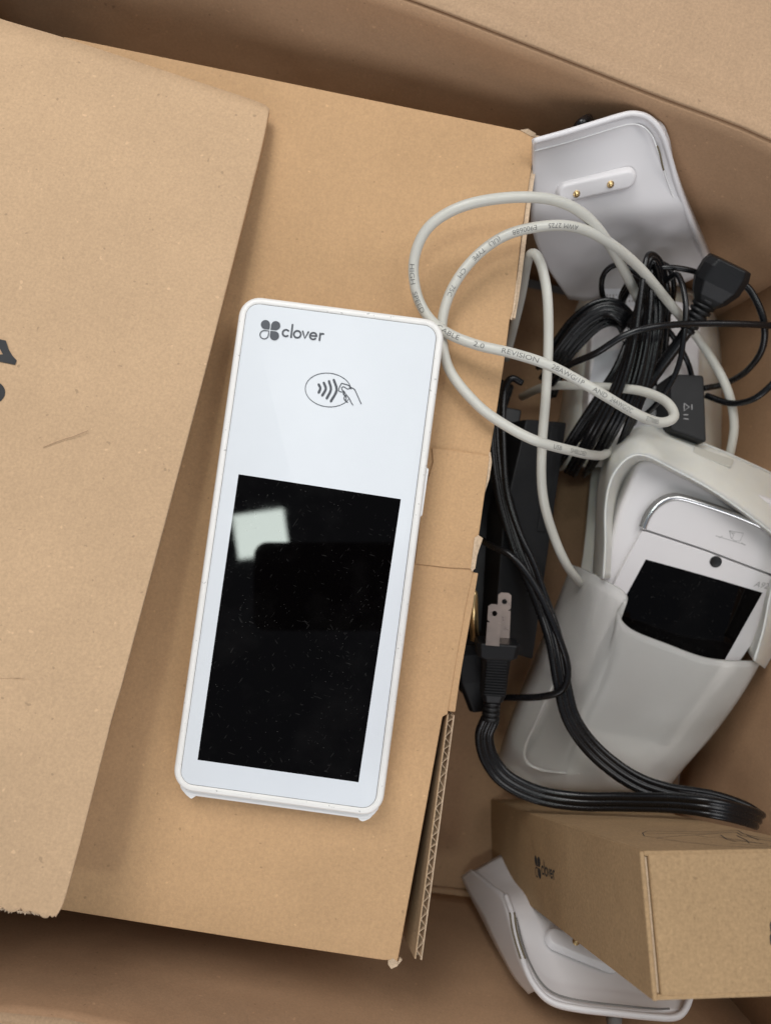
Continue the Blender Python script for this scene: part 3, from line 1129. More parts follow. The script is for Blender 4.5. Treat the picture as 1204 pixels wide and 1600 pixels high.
# wall plug with flat cord
wp = thing('wall_plug', 'black three-pin wall plug with ribbed grip and flat ribbed cord', 'power plug', P(770, 1050, 0))
p0, p1 = P(766, 1122, 96), P(776, 1003, 104)
Z_ = (p1 - p0).normalized()
FW = Frame(p0, Z_, Vector((0, 0, 1)).cross(Z_))
LN = (p1 - p0).length
hexbody(FW, [(LN * 0.24, 4.6, 4.4, 1.6), (LN * 0.34, 6.0, 5.2, 2.2), (LN * 0.62, 6.2, 5.2, 2), (LN * 0.80, 6.8, 5.4, 2), (LN * 0.84, 9.5, 6.2, 2), (LN * 1.0, 10.5, 6.6, 2.2), (LN * 1.02, 9.6, 6.0, 2.0)], M['black'], 'housing', wp, (('bevel', 0.5, 2),))
for k in range(13):
    x = LN * (0.35 + 0.036 * k)
    tri_prism('grip_rib', FW, [(x, -5.0), (x + 0.75, -5.0), (x + 0.75, 5.0), (x, 5.0)], 5.0, 5.85, M['black'], wp, (('bevel', 0.2, 1),))
# second lobe of the housing, carrying the ground pin
FG = Frame(P(744, 1060, 84), P(738, 990, 88) - P(744, 1060, 84), Vector((0, 0, 1)).cross(Z_))
hexbody(FG, [(-16, 5, 4, 2), (0, 9.5, 6, 2), (14, 11, 7, 2), (19, 9, 6, 2)], M['black'], 'ground_lobe', wp, (('bevel', 0.8, 2),))
mb = MB()
prf = []
for k in range(5):
    x0 = k * 2.5
    rr = 4.3 - 0.05 * k
    prf += [(x0, rr - 0.8), (x0 + 0.3, rr), (x0 + 1.7, rr), (x0 + 2.0, rr - 0.8)]
lathe(mb, p0 - Z_ * 1.0, Z_, prf, 18)
mb.build('strain_relief', M['black'], wp, True)
for (u0, v0, u1, v1, zz) in ((769, 1002, 773, 944, 110), (785, 990, 788, 926, 99)):
    a, b = P(u0, v0, zz), P(u1, v1, zz)
    Fb = Frame(a, b - a, Vector((0, 0, 1)).cross(b - a))
    Lb = (b - a).length
    hw = 3.15
    prof = [(-2, -hw), (Lb - 1.2, -hw), (Lb, -hw + 1.4), (Lb, hw - 1.4), (Lb - 1.2, hw), (-2, hw)]
    # blade with a real hole: ring built round it
    hole = [(Lb - 4.3 + 1.25 * math.cos(t), 1.25 * math.sin(t)) for t in [2 * PI * k / 16 for k in range(16)]]
    def sqr(t):
        c, s = math.cos(t), math.sin(t)
        k = min(4.25 / max(1e-6, abs(c)), hw / max(1e-6, abs(s)))
        x, y = c * k, s * k
        if x > 3.4 and abs(y) > hw - 1.4:
            x = 4.3 - (abs(y) - (hw - 1.4)) * 0.75
        return (Lb - 4.3 + x, y)
    outr = [sqr(2 * PI * k / 16) for k in range(16)]
    v, f = [], []
    for z in (-0.7, 0.7):
        v += [Fb.w(x, y, z) for x, y in hole] + [Fb.w(x, y, z) for x, y in outr]
    for k in range(16):
        k2 = (k + 1) % 16
        f += [(k, k2, 16 + k2, 16 + k), (32 + k, 32 + k2, 48 + k2, 48 + k), (k, k2, 32 + k2, 32 + k), (16 + k, 16 + k2, 48 + k2, 48 + k)]
    mb = MB().add(v, f)
    xx = Lb - 8.55
    mb.add(*prism(Fb, [(-2, -hw), (xx, -hw), (xx, hw), (-2, hw)], -0.69, 0.69))
    mb.build('blade', M['blade'], wp)
mb = MB()
a, b = P(741, 1000, 96), P(739, 921, 104)
lathe(mb, a, b - a, [(0, 2.1), ((b - a).length - 2, 2.1), ((b - a).length - 0.6, 1.5), ((b - a).length, 0.5)], 14)
mb.build('ground_pin', M['brass'], wp, True)
# flat cord: from the plug round the bottom, hairpin at the right wall, and back up
cordpath = [(765, 1124, 95), (756, 1150, 92), (764, 1185, 90), (790, 1218, 90), (840, 1242, 92), (900, 1252, 96), (970, 1253, 104), (1050, 1255, 116), (1110, 1262, 124), (1155, 1272, 122), (1180, 1280, 116),
            (1182, 1281, 108), (1158, 1266, 104), (1110, 1250, 100), (1040, 1238, 96), (985, 1217, 94), (930, 1175, 92), (893, 1125, 92), (878, 1070, 92), (865, 1000, 90), (845, 940, 88), (812, 860, 88), (790, 790, 86), (778, 720, 84), (776, 650, 80), (790, 600, 70)]
path = spline([P(*p) for p in cordpath], 10)
n = len(path)
ups = []
for k in range(n):
    t = k / n
    u = Vector((0.05, -0.22, 1)).lerp(Vector((0.25, 0.1, 0.95)), t)
    ups.append(u)
mb = MB().add(*sweep(path, cord_profile(3, 1.75, 2.9), ups))
mb.build('flat_cord', M['black_cord'], wp, True)
# round lead that crosses the adapter
l4 = lead('adapter_lead', 'thin black lead crossing the black adapter and passing behind the wall plug',
          [[(735, 830, 60), (765, 852, 96), (800, 870, 106), (835, 915, 106), (868, 985, 104), (886, 1040, 100), (880, 1075, 98), (850, 1088, 92), (800, 1090, 80), (750, 1088, 66), (718, 1070, 52), (722, 1010, 50)],
           [(815, 598, 96), (797, 592, 98), (786, 620, 96), (786, 700, 98), (792, 770, 99), (812, 835, 99), (835, 885, 98), (860, 960, 96)]], 1.7, (800, 900))

# ================================================================== adapters
ad = thing('power_adapter', 'charcoal power adapter brick lying beside the carton edge', 'power adapter', P(815, 850, 0))
Fa = Frame(P(810, 850, 82), P(860, 856, 74) - P(810, 850, 82), P(830, 700, 84) - P(810, 850, 82))
q = [Fa.px(u, v) for u, v in ((770, 1012), (832, 1030), (842, 960), (885, 660), (822, 655), (787, 806))]
tri_prism('housing', Fa, roundpoly(q, 1.2), -30, 0, M['adapter'], ad, (('bevel', 1.2, 3),))
q = [Fa.px(u, v) for u, v in ((838, 830), (850, 832), (872, 668), (860, 666))]
tri_prism('ridge', Fa, q, 0, 0.6, M['adapter'], ad, (('bevel', 0.3, 2),))
ad2 = thing('power_adapter', 'black adapter wedged along the carton edge with its small-print label showing', 'power adapter', P(760, 850, 0))
Fb2 = Frame(P(760, 850, 72), P(790, 853, 70) - P(760, 850, 72), P(780, 700, 72) - P(760, 850, 72))
q = [Fb2.px(u, v) for u, v in ((722, 985), (765, 992), (815, 640), (772, 632))]
tri_prism('housing', Fb2, roundpoly(q, 1.5), -32, 0, M['adapter_label'], ad2, (('bevel', 1.0, 3),))
M['ink_white'] = plastic('worn_pale_print', (0.10, 0.10, 0.10), 0.6)
mb = MB()
for k, s in enumerate(('AC ADAPTER', 'INPUT 100-240V', '50-60Hz 1.5A', 'OUTPUT 5V 3A', 'LPS   CE')):
    v, f = text2d(s, 3.0)
    a = Vector(Fb2.px(784 + k * 6 - 26, 935 + k * 1))
    b = Vector(Fb2.px(812 + k * 6 - 26, 735 + k * 1))
    tx = (b - a).normalized()
    ty = Vector((-tx.y, tx.x))
    mb.add([Fb2.w(*(a + tx * (p.x + 2) - ty * (-p.y)), 0.05) for p in v], f)
mb.build('label_print', M['ink_white'], ad2, fix=False)
ad3 = thing('power_adapter', 'small black adapter with white-printed label just above the translucent sleeve', 'power adapter', P(1070, 640, 0))
Fc = Frame(P(1070, 640, 92), P(1110, 640, 92) - P(1070, 640, 92), P(1066, 600, 92) - P(1070, 640, 92))
q = [Fc.px(u, v) for u, v in ((1047, 672), (1103, 692), (1099, 586), (1046, 584))]
tri_prism('housing', Fc, roundpoly(q, 2), -28, 0, M['adapter'], ad3, (('bevel', 1.2, 3),))
mb = MB()
for q in ([(1068, 630), (1076, 636), (1068, 642), (1068, 630)], [(1067, 648), (1074, 648)], [(1067, 654), (1075, 655)], [(1080, 632), (1080, 640)]):
    lay(mb, Fc.w, stroke([Fc.px(*p) for p in q], 0.5, cap=False), 0.04)
mb.build('label_print', M['ink_pale'], ad3, fix=False)

# ================================================================== translucent sleeves
# rear sleeve, lying on the floor under the tangle
rs = thing('silicone_sleeve', 'milky silicone sleeve lying deep under the tangle of black cords', 'silicone sleeve', P(1010, 580, 0))
rows = [
    [(893, 500, 10), (905, 470, 40), (930, 452, 58), (1000, 440, 62), (1080, 462, 58), (1112, 485, 42), (1122, 510, 12)],
    [(885, 560, 8), (895, 540, 42), (922, 530, 64), (1000, 530, 68), (1088, 540, 64), (1118, 550, 44), (1130, 560, 10)],
    [(875, 640, 6), (888, 630, 40), (915, 625, 60), (1000, 625, 64), (1090, 625, 60), (1120, 630, 40), (1132, 640, 8)],
    [(860, 740, 4), (870, 735, 36), (900, 730, 54), (1000, 730, 56), (1090, 730, 54), (1118, 735, 36), (1130, 740, 6)]]
v, f = patch(pxrows(rows), 6)
build('shell', v, f, M['silicone'], rs, True, (('solid', 1.6, -1.0),))
v, f = patch(pxrows([[(893, 500, 10), (905, 470, 40), (930, 452, 58), (1000, 440, 62), (1080, 462, 58), (1112, 485, 42), (1122, 510, 12)],
                     [(900, 490, 6), (908, 462, 20), (935, 436, 30), (1000, 424, 32), (1080, 445, 30), (1108, 476, 20), (1118, 505, 8)]]), 6)
build('end_cap', v, f, M['silicone'], rs, True, (('solid', 1.6, -1.0),))
rt = thing('card_terminal', 'white card terminal with label stickers inside the rear sleeve under the cords', 'card terminal', P(1000, 560, 0))
Fr = Frame(P(1000, 560, 72), (1, -0.05, 0), (0, 1, 0.02))
q = [Fr.px(u, v) for u, v in ((915, 700), (1090, 700), (1095, 490), (1070, 470), (950, 462), (925, 490))]
tri_prism('housing', Fr, roundpoly(q, 6), -14, 0, M['white_dock'], rt, (('bevel', 1.5, 3),))
q = [Fr.px(u, v) for u, v in ((918, 610), (962, 604), (975, 545), (930, 552))]
tri_prism('sticker', Fr, q, 0.0, 0.2, M['sticker'], rt)
q = [Fr.px(u, v) for u, v in ((930, 480), (1010, 478), (1012, 452), (945, 450))]
tri_prism('label_plate', Fr, q, 0.0, 0.25, M['sticker'], rt)
mb = MB()
for k in range(22):
    u = 946 + (k % 11) * 5
    vv = 460 + (k // 11) * 9
    hh = random.uniform(2.5, 6)
    q = [Fr.px(a, b) for a, b in ((u, vv + hh), (u + random.uniform(1.2, 3.8), vv + hh), (u + 2.5, vv), (u, vv))]
    mb.add([Fr.w(x, y, 0.3) for x, y in q], [(0, 1, 2, 3)])
mb.build('label_print', M['ink_pale'], rt, fix=False)

# front sleeve with a terminal inside
fs = thing('silicone_sleeve', 'translucent silicone sleeve with wide open window holding a white card terminal', 'silicone sleeve', P(1020, 1000, 0))
rows = [
    [(893, 886, 20), (897, 884, 62), (918, 893, 84), (940, 905, 93), (978, 930, 95), (966, 957, 94), (985, 983, 93), (1040, 1006, 94), (1105, 1029, 95), (1172, 1034, 93), (1186, 1032, 84), (1186, 1028, 40)],
    [(858, 975, 16), (866, 970, 50), (888, 985, 64), (908, 1000, 72), (940, 1025, 82), (950, 1037, 84), (965, 1050, 86), (1010, 1066, 86), (1075, 1085, 86), (1140, 1090, 84), (1155, 1085, 76), (1156, 1080, 30)],
    [(820, 1068, 12), (828, 1064, 38), (850, 1078, 48), (872, 1092, 56), (905, 1110, 72), (916, 1118, 74), (930, 1125, 76), (985, 1138, 76), (1040, 1148, 76), (1095, 1150, 72), (1112, 1145, 64), (1112, 1140, 22)],
    [(790, 1150, 8), (796, 1148, 30), (818, 1160, 38), (840, 1172, 44), (872, 1185, 58), (885, 1189, 62), (900, 1192, 65), (950, 1200, 67), (1000, 1205, 67), (1050, 1203, 64), (1066, 1198, 55), (1066, 1192, 14)],
    [(778, 1192, 4), (784, 1196, 20), (802, 1212, 28), (825, 1224, 34), (860, 1232, 46), (875, 1234, 50), (890, 1236, 53), (935, 1238, 57), (985, 1238, 57), (1028, 1232, 54), (1042, 1228, 44), (1044, 1222, 10)],
    [(784, 1196, 0), (790, 1202, 4), (806, 1216, 8), (828, 1227, 12), (860, 1234, 16), (875, 1236, 17), (890, 1238, 18), (935, 1240, 20), (985, 1240, 20), (1026, 1234, 18), (1040, 1228, 12), (1042, 1222, 2)],
]
rows = [[(u, v, max(z, 1.5)) for u, v, z in r] for r in rows]
v, f = patch(pxrows(rows), 6)
build('front_wall', v, f, M['silicone_dark'], fs, True, (('solid', 1.8, 0.0),))
# raised corner bead
mb = MB()
bead = [(868, 1060, 71), (840, 1120, 61), (820, 1165, 51), (822, 1190, 46), (845, 1203, 49), (880, 1208, 59), (905, 1208, 63)]
tube(mb, [P(u, v, z + 0.6) for u, v, z in bead], 0.8, 8, 8)
mb.build('corner_bead', M['silicone_dark'], fs, True)
outer = [(926, 912, 60), (930, 850, 66), (933, 790, 72), (938, 745, 76), (952, 705, 78), (980, 676, 80), (1012, 667, 80), (1060, 680, 80), (1130, 708, 80), (1204, 742, 78), (1270, 775, 76), (1296, 830, 74), (1268, 905, 76), (1226, 985, 78), (1192, 1043, 82)]
inner = [(941, 905, 97), (944, 850, 100), (944, 800, 103), (949, 762, 105), (960, 735, 106), (980, 714, 107), (1005, 709, 108), (1045, 727, 108), (1120, 768, 108), (1204, 828, 106), (1220, 850, 104), (1218, 885, 102), (1205, 930, 100), (1193, 985, 99), (1178, 1033, 98)]
mid = []
for o, i in zip(outer, inner):
    mid.append((o[0] * 0.62 + i[0] * 0.38, o[1] * 0.62 + i[1] * 0.38, o[2] * 0.62 + i[2] * 0.38 + 1.5))
low = [(o[0] - 0, o[1] + 0, 10) for o in outer]
edge = [(o[0], o[1], o[2] - 5) for o in outer]
inn2 = [(i[0] + 0.12 * (1080 - i[0]), i[1] + 0.12 * (880 - i[1]), i[2] - 28) for i in inner]
inn1 = [(i[0] + 0.02 * (1080 - i[0]), i[1] + 0.02 * (880 - i[1]), i[2] - 3) for i in inner]
v, f = patch(pxrows([low, edge, outer, mid, inner, inn1, inn2]), 6)
build('window_rim', v, f, M['silicone'], fs, True, (('solid', 1.2, 0.0),))
# slot in the upper band: darker grey slab, the recess shade put into its colour
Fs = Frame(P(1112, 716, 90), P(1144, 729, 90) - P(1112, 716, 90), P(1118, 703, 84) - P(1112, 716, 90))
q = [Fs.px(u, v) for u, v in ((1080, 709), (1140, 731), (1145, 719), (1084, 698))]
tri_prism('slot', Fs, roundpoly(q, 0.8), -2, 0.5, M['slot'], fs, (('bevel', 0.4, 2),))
# back wall of the sleeve, behind the device
v, f = patch(pxrows([[(925, 720, 30), (1000, 690, 36), (1250, 790, 36), (1290, 830, 30)], [(905, 900, 30), (1000, 900, 36), (1150, 960, 36), (1240, 960, 30)], [(860, 1050, 14), (960, 1080, 20), (1050, 1100, 20), (1160, 1060, 14)]]), 5)
build('back_wall', v, f, M['silicone'], fs, True, (('solid', 1.8, 0.0),))

# the terminal inside
it = thing('card_terminal', 'white card terminal with chrome arc and camera lens inside the translucent sleeve', 'card terminal', P(1080, 880, 0))
Fi = Frame(P(1008, 875, 88), P(1190, 925, 88) - P(1008, 875, 88), P(1008, 875, 88) - P(960, 960, 80))
q = [Fi.px(u, v) for u, v in ((880, 1130), (905, 1195), (1010, 1215), (1060, 1165), (1165, 1035), (1262, 840), (1235, 790), (1030, 718), (1000, 722), (968, 800))]
tri_prism('housing', Fi, roundpoly(q, 4), -24, -3.0, M['white_dock'], it, (('bevel', 2.5, 4),))
q = [Fi.px(u, v) for u, v in ((945, 968), (1100, 1050), (1245, 880), (1240, 855), (1005, 826))]
# printer lid above a seam line
lid = [(1004, 826), (1014, 806), (1030, 789), (1052, 780), (1080, 785), (1150, 808), (1215, 836), (1250, 858), (1238, 910), (1100, 858), (1040, 838)]
tri_prism('printer_lid', Fi, [Fi.px(u, v) for u, v in lid][::-1], -3.2, 0.4, M['white_dock'], it, (('bevel', 0.4, 2),))
low_ = [(1003, 829), (1040, 841), (1100, 861), (1237, 913), (1190, 985), (1060, 1160), (1015, 1205), (910, 1190), (885, 1130), (928, 990), (950, 930), (975, 880)]
tri_prism('front_plate', Fi, [Fi.px(u, v) for u, v in low_][::-1], -3.2, 0.1, M['white_dock'], it, (('bevel', 0.3, 2),))
scr = [(1008, 874), (1060, 888), (1130, 908), (1190, 926), (1126, 1040), (1040, 1165), (920, 1135), (905, 1085), (940, 1000), (975, 935)]
tri_prism('screen', Fi, [Fi.px(u, v) for u, v in scr][::-1], 0.12, 0.25, M['screen'], it)
arcp = [(1004, 827), (1012, 807), (1027, 789), (1050, 778), (1078, 782), (1150, 806), (1212, 834), (1250, 856)]
mb = MB()
mb.add(*sweep(spline([Fi.w(*Fi.px(u, v), 0.4) for u, v in arcp], 8), [(-1.1, -0.6), (1.1, -0.6), (1.3, 0.3), (0.6, 0.9), (-0.6, 0.9), (-1.3, 0.3)], list(map(lambda k: Fi.Z, range(57)))))
mb.build('chrome_arc', M['chrome'], it, True)
mb = MB()
arcq = [(u - 3, v - 4) for u, v in arcp]
mb.add(*sweep(spline([Fi.w(*Fi.px(u, v), -0.2) for u, v in arcq], 8), circ(1.0, 8)))
mb.build('arc_gap', M['seam'], it, True)
c = Vector(Fi.px(1117, 877.5))
mb = MB()
lathe(mb, Fi.w(c.x, c.y, 0.0), Fi.Z, [(0.1, 2.9), (0.45, 2.9), (0.55, 2.5), (0.42, 2.3), (0.42, 0.2)], 22)
lens = mb.build('camera_lens', M['adapter_label'], it, True)
mb = MB()
for st in ([(1117 + 0, 837), (1163, 851)], [(1122, 840), (1127, 837.5)], [(1157, 848), (1162, 851.5)], [(1138, 829), (1160, 833), (1155, 845), (1147, 845), (1141, 841), (1138, 829)],
           [(1138, 829), (1145, 836), (1142, 841)], [(1141, 832), (1147, 833)]):
    lay(mb, Fi.w, stroke([Fi.px(*p) for p in st], 0.28), 0.44)
a = Vector(Fi.px(1176, 916))
v, f = text2d('A920', 4.2)
dx = (Vector(Fi.px(1192, 919)) - a).normalized()
dy = Vector((-dx.y, dx.x))
mb.add([Fi.w(*(a + dx * (p.x + 0.3 * p.y) + dy * p.y), 0.16) for p in v], f)
mb.build('front_print', M['ink_pale'], it, fix=False)

# ================================================================== charging docks
def dock_surface(rows, n, name, par, th, mat, s_round=None):
    v, f = patch(rows, n)
    return build(name, v, f, mat, par, True, (('solid', th, -1.0),))


def corner_rows(top, bend, low):
    return [top, bend, low]


d1 = thing('charging_dock', 'white charging dock with two brass contacts, standing in the upper right corner', 'charging dock', P(960, 330, 0))
plate = [
    [(833, 224, 156), (880, 211, 157), (930, 197, 158), (972, 184, 158.5), (996, 180, 158.2), (1018, 189, 157), (1033, 212, 154)],
    [(833, 250, 149), (880, 240, 149), (930, 227, 150), (980, 217, 151), (1010, 214, 151), (1030, 220, 151), (1043, 240, 148)],
    [(831, 300, 136), (880, 296, 137), (930, 288, 138), (980, 283, 138), (1022, 280, 138), (1044, 281, 138), (1056, 288, 137)],
    [(829, 338, 126), (880, 338, 126), (930, 338, 126), (980, 335, 126), (1025, 330, 127), (1054, 326, 128), (1069, 324, 128.5)],
    [(831, 362, 114), (880, 368, 111), (930, 370, 111), (980, 366, 111), (1030, 358, 113), (1064, 350, 117), (1079, 348, 118)],
    [(850, 410, 90), (890, 418, 87), (940, 418, 87), (990, 412, 89), (1040, 400, 94), (1078, 390, 99), (1095, 388, 101)],
    [(888, 468, 66), (920, 470, 65), (960, 468, 66), (1010, 460, 69), (1060, 445, 76), (1094, 430, 82), (1109, 424, 84)]]
v, f = patch(pxrows(plate), 7)
build('face', v, f, M['white_dock'], d1, True, (('solid', 3.0, -1.0),))
# rounded outer rim following the top and right edge
rim = [(833, 221, 156), (880, 208, 157.5), (930, 193, 158.5), (970, 181, 159), (990, 178, 158.8), (1010, 183, 158), (1026, 197, 156.3), (1037, 218, 152.5), (1047, 252, 145), (1060, 298, 134.5), (1077, 343, 121), (1096, 388, 102), (1110, 424, 86)]
mb = MB()
pth = spline([P(*p) for p in rim], 8)
mb.add(*sweep(pth, [(1.35 * math.cos(t), 1.25 * math.sin(t)) for t in [2 * PI * k / 14 for k in range(14)]]))
mb.build('rim', M['white_dock'], d1, True)
# side skirt falling away behind the rim
sk0 = [(1020, 192, 154), (1036, 219, 150), (1048, 254, 143), (1062, 299, 133), (1079, 344, 119), (1098, 389, 100), (1112, 424, 84)]
sk1 = [(1000, 200, 90), (1018, 222, 85), (1036, 258, 80), (1056, 303, 70), (1080, 348, 56), (1100, 393, 40), (1108, 424, 24)]
v, f = patch(pxrows([sk0, [((a[0] + b[0]) / 2 + 7, (a[1] + b[1]) / 2, (a[2] + b[2]) / 2) for a, b in zip(sk0, sk1)], sk1]), 6)
build('side_skirt', v, f, M['white_dock'], d1, True, (('solid', 2, 0.0),))
# faint inner rim line
mb = MB()
line = [(834, 236, 152.7), (880, 224, 153.3), (930, 209, 154.6), (970, 197, 155.5), (990, 194, 155.6), (1005, 199, 155), (1018, 213, 152.7), (1026, 234, 149.3), (1035, 262, 142.8), (1046, 295, 135.2), (1056, 322, 128.6)]
mb.add(*sweep(spline([P(u, v, z + 0.15) for u, v, z in line], 8), circ(0.35, 6)))
mb.build('rim_line', M['white'], d1, True)
mb = MB()
mb.add(*sweep(spline([P(u, v, z + 0.55) for u, v, z in ((1026, 228, 150.2), (1030, 240, 147.8), (1033, 254, 144.6), (1036, 266, 141.8))], 6), circ(0.42, 6)))
M['grime'] = plastic('brown_grime', (0.16, 0.13, 0.08), 0.8)
mb.build('worn_slit', M['grime'], d1, True)


def contact_bar(par, ua, ub, zc, pins, up, half, zp=None):
    a, b = P(*ua), P(*ub)
    Fd = Frame((a + b) / 2, b - a, up)
    Lb = (b - a).length
    loops = []
    v, f = [], []
    n = 10
    def stad(r, ext):
        o = []
        for k in range(n + 1):
            t = math.radians(-90 + 180 * k / n)
            o.append((Lb / 2 + r * math.cos(t), r * math.sin(t)))
        for k in range(n + 1):
            t = math.radians(90 + 180 * k / n)
            o.append((-Lb / 2 + r * math.cos(t), r * math.sin(t)))
        return o
    st = [(half + 1.0, -1.0), (half + 0.6, 0.6), (half, 1.6), (half - 0.6, 2.1), (half - 1.2, 2.2)]
    m = 2 * (n + 1)
    for r_, z in st:
        v += [Fd.w(x, y, z) for x, y in stad(r_, 0)]
    for i in range(len(st) - 1):
        for k in range(m):
            p, q = i * m + k, i * m + (k + 1) % m
            f.append((p, q, q + m, p + m))
    f.append(tuple(range((len(st) - 1) * m, len(st) * m)))
    bar = build('contact_bar', v, f, M['white_dock'], par, True)
    for (u, w_) in pins:
        x, y = Fd.px(u, w_, 2.2)
        mb = MB()
        lathe(mb, Fd.w(x, y, 2.0), Fd.Z, [(0, 1.6), (0.5, 1.6), (0.6, 1.25), (0.6, 1.0), (1.5, 0.95), (1.9, 0.5)], 16)
        mb.build('contact_pin', M['brass'], bar, True)
    return bar


contact_bar(d1, (884, 300, 136.7), (977, 279, 140.0), 130, [(900, 303), (953, 288)], P(930, 250, 145) - P(930, 300, 135), 3.9)
mb = MB()
tube(mb, [P(918, 186, 146), P(914, 188, 152), P(906, 194, 154), P(898, 205, 146)], 2.2, 6)
tube(mb, [P(924, 192, 138), P(921, 190, 144), P(916, 196, 145)], 1.5, 6)
mb.build('cord_stub', M['black_cord'], d1, True)

# second dock, at the bottom behind the small box
d2 = thing('charging_dock', 'white charging dock tilted against the near wall, half hidden by the small clover box', 'charging dock', P(900, 1480, 0))
plate = [
    [(738, 1360, 24), (800, 1330, 24), (900, 1330, 24), (1000, 1340, 24), (1080, 1350, 24)],
    [(765, 1382, 52), (830, 1370, 50), (920, 1380, 50), (1010, 1390, 50), (1080, 1400, 50)],
    [(788, 1402, 78), (850, 1400, 74), (930, 1410, 74), (1015, 1420, 74), (1085, 1435, 76)],
    [(800, 1432, 92), (860, 1440, 90), (935, 1450, 90), (1020, 1462, 90), (1085, 1480, 92)],
    [(810, 1475, 102), (868, 1490, 102), (940, 1500, 102), (1020, 1508, 102), (1082, 1520, 102)],
    [(824, 1512, 112), (872, 1534, 113), (940, 1546, 114), (1020, 1550, 114), (1080, 1550, 113)],
    [(846, 1550, 121), (884, 1566, 123), (940, 1574, 124), (1010, 1580, 124), (1066, 1578, 122)]]
v, f = patch(pxrows(plate), 7)
build('face', v, f, M['white_dock'], d2, True, (('solid', 3.0, -1.0),))
rim = [(790, 1400, 80), (800, 1430, 93), (809, 1475, 104), (822, 1516, 114), (838, 1545, 120), (862, 1566, 124), (900, 1576, 126), (960, 1583, 127), (1020, 1589, 127), (1050, 1590, 126), (1066, 1582, 124), (1076, 1562, 120), (1082, 1530, 112)]
mb = MB()
mb.add(*sweep(spline([P(*p) for p in rim], 8), [(1.7 * math.cos(t), 1.4 * math.sin(t)) for t in [2 * PI * k / 14 for k in range(14)]]))
mb.build('rim', M['white_dock'], d2, True)
sk0 = [(737, 1359, 24), (765, 1380, 52), (790, 1400, 80), (800, 1432, 93), (809, 1475, 104), (822, 1516, 113), (840, 1546, 120)]
sk1 = [(722, 1370, 8), (735, 1398, 28), (752, 1430, 46), (768, 1462, 62), (786, 1495, 78), (806, 1528, 94), (828, 1552, 108)]
v, f = patch(pxrows([sk0, sk1]), 6)
build('side_skirt', v, f, M['white_dock'], d2, True, (('solid', 2, 0.0),))
mb = MB()
line = [(806, 1434, 94.5), (816, 1474, 105), (829, 1508, 113.5), (846, 1536, 120), (868, 1553, 123.5), (905, 1563, 125.5), (960, 1570, 126.5), (1020, 1576, 126.5), (1045, 1576, 126)]
mb.add(*sweep(spline([P(*p) for p in line], 8), circ(0.4, 6)))
mb.build('rim_line', M['seam'], d2, True)
for du in (0, 7):
    mb = MB()
    mb.add(*sweep(spline([P(u + du, v, z + 3.3) for u, v, z in ((796, 1426, 91), (799, 1450, 97), (805, 1474, 103), (813, 1498, 108))], 6), circ(0.45 if du else 0.38, 6)))
    mb.build('worn_slit', M['grime'], d2, True)
contact_bar(d2, (868, 1467, 99), (950, 1500, 104), 99, [(899, 1472), (935, 1484)], P(868, 1450, 96) - P(868, 1490, 105), 4.2)
mb = MB()
tube(mb, [P(962, 1570, 106), P(957, 1592, 116), P(962, 1612, 118), P(975, 1630, 110)], 2.6, 6)
lathe(mb, P(950, 1588, 118), Vector((1, -0.2, 0)), [(0, 3.4), (2.5, 3.6), (5, 3.0)], 14)
mb.build('cord_stub', M['seam'], d2, True)

# ================================================================== small kraft box standing on end
sb = thing('small_kraft_box', 'small brown clover box standing on end in the lower right corner', 'carton', P(768, 1250, 0))
near = [P(1006, 1334, 214), P(1012, 1557, 214)]
far = [P(768, 1251, 1), P(766, 1366, 1)]
ax = ((near[0] + near[1]) - (far[0] + far[1])) / 2
HB_ = ax.length
Ys = ((near[0] - near[1]) + (far[0] - far[1])) / 2      # north-pointing edge
Fx = Frame((far[0] + far[1]) / 2, ax, Ys)               # X up the box, Y to the north, Z away to the left (west) side
wN = Ys.length
# X (axis), Y (north); Z = X x Y points west if axis is up
WD = 66.0
sgn = 1 if Fx.Z.x < 0 else -1
def sbw(x, y, e, lift=0.0):
    """x up the box, y north, e depth to the east of the left face"""
    return Fx.w(x, y, -sgn * e + sgn * lift)


def slab(name, pts, mat, par, mods=(('bevel', 0.5, 2),)):
    (x0, x1), (y0, y1), (e0, e1) = pts
    v = [sbw(x, y, e) for x in (x0, x1) for y in (y0, y1) for e in (e0, e1)]
    f = [(0, 1, 3, 2), (4, 5, 7, 6), (0, 1, 5, 4), (2, 3, 7, 6), (0, 2, 6, 4), (1, 3, 7, 5)]
    return build(name, v, f, mat, par, False, mods)


hN = wN / 2
lf = slab('side_panel', ((0, HB_), (-hN, hN), (0, 1.6)), M['kraft_small'], sb)
nf = slab('side_panel', ((0, HB_ - 0.6), (hN - 1.6, hN), (1.65, WD)), M['kraft_small'], sb)
slab('side_panel', ((0, HB_ - 0.6), (-hN, -hN + 1.6), (1.65, WD)), M['kraft_small'], sb)
slab('side_panel', ((0, HB_ - 0.6), (-hN + 1.65, hN - 1.65), (WD - 1.6, WD)), M['kraft_small'], sb)
slab('end_panel', ((HB_ - 2.6, HB_ - 0.3), (-hN + 1.2, hN - 0.7), (2.9, WD - 0.5)), M['kraft_small'], sb, (('bevel', 0.9, 3),))
slab('end_panel', ((0.2, 2), (-hN + 1.7, hN - 1.7), (1.7, WD - 1.7)), M['kraft_small'], sb)
slab('tuck_flap', ((HB_ - 18, HB_ - 1.2), (-hN + 1.8, hN - 1.8), (2.0, 2.7)), M['liner'], sb)
v = [sbw(HB_ + 0.6, hN - 0.6, 3.6), sbw(HB_ + 0.8, hN + 0.6, 5.5), sbw(HB_ - 0.6, hN + 0.2, 9.5), sbw(HB_ - 0.8, hN - 1.5, 8.0)]
# logo on the left face
FL = Frame(sbw(0, 0, 0), Fx.X, Fx.Y)
def left_px(u, v):
    return Vector(FL.px(u, v))


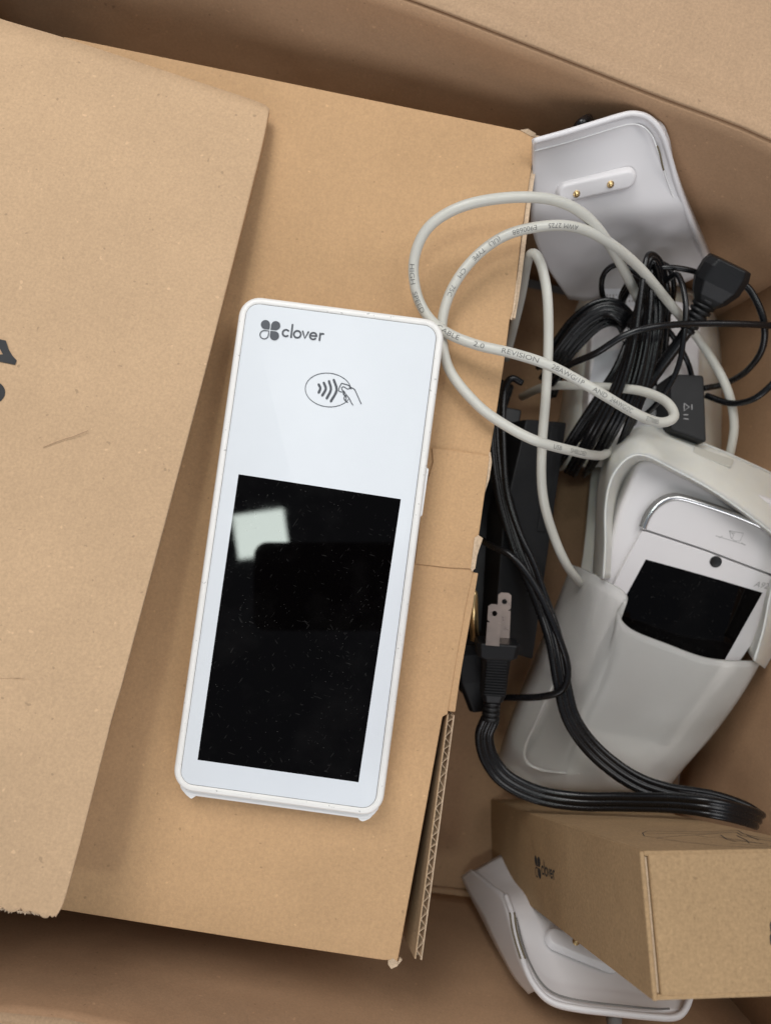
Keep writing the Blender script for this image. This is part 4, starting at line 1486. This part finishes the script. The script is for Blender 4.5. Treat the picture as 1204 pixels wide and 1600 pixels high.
c0 = left_px(846.5, 1366)
c1 = left_px(867, 1375)
xdir = (c1 - c0)
yv = left_px(846.5, 1347) - c0
mark, word = clover_logo()
mb = MB()
kx = xdir.length / 5.2
ux = xdir.normalized()
uy = Vector((-ux.y, ux.x))
if uy.dot(yv) < 0:
    uy = -uy
ky = kx * 1.0
lay(mb, lambda x, y, z: sbw(*(c0 + ux * (x * kx) + uy * (y * ky)), 0, 0.15 + z), mark + word)
mb.build('logo', M['ink_box'], lf, fix=False)
# line drawing on the north face
FNf = Frame(sbw(0, hN, 0), Fx.X, sbw(0, hN, 10) - sbw(0, hN, 0))
def nlay(mb, st, w_=0.35):
    lay(mb, lambda x, y, z: FNf.O + FNf.X * x + FNf.Y * y + Fx.Y * (0.15 + z), stroke([FNf.px(*p) for p in st], w_, cap=False))


mb = MB()
for st in ([(1003, 1302), (1010, 1299), (1100, 1300), (1152, 1298)], [(1003, 1302), (1006, 1307), (1025, 1309), (1085, 1305), (1150, 1301)], [(1010, 1303), (1100, 1302.5), (1146, 1300)],
           [(1025, 1310), (1060, 1315), (1120, 1322), (1204, 1326)], [(1152, 1298), (1160, 1303), (1185, 1309), (1210, 1312)], [(1150, 1301), (1158, 1306), (1204, 1315)],
           [(1120, 1308), (1150, 1312), (1190, 1319)], [(1125, 1305), (1135, 1312), (1150, 1316)], [(1150, 1306), (1165, 1313), (1170, 1318)], [(1165, 1305), (1185, 1313)], [(1085, 1305), (1105, 1309), (1120, 1308)],
           [(1140, 1318), (1204, 1323)], [(1130, 1311), (1200, 1320)]):
    nlay(mb, st)
mb.build('line_drawing', M['ink_box'], nf, fix=False)
# cut-off logo on the near end, at the right edge of the picture
FE = Frame(sbw(HB_ - 0.3, 0, 3), sbw(HB_, 0, 10) - sbw(HB_, 0, 3), Fx.Y)
ep = [o for o in bpy.data.objects if o.parent == sb and o.name.startswith('end_panel')][0]
mb = MB()
for cy_ in (1447, 1466):
    c_ = Vector(FE.px(1210, cy_))
    p = petal(c_.x, c_.y, 1.85, 1, 1)
    lay(mb, lambda x, y, z: FE.O + FE.X * x + FE.Y * y + Fx.X * (0.15 + z), [([Vector(q) for q in p], [tuple(range(len(p)))])])
mb.build('logo_mark', M['ink_box'], ep, fix=False)

# ================================================================== the phone that takes the picture: seen only as the dark shape mirrored in the black screen
ph = thing('phone', 'dark phone held above the box, mirrored in the black terminal screen', 'phone', (-36, -30, 472))
Fph = Frame((-36, -33, 474), (1, 0, 0), (0, math.cos(TILT), math.sin(TILT)))
tri_prism('body', Fph, rrect(0, 0, 150, 72, 11), 0, 8, M['black'], ph, (('bevel', 1.5, 3),))
tri_prism('camera_bar', Fph, rrect(34, 26, 60, 16, 7), -2.2, 0, M['adapter_label'], ph, (('bevel', 0.6, 2),))
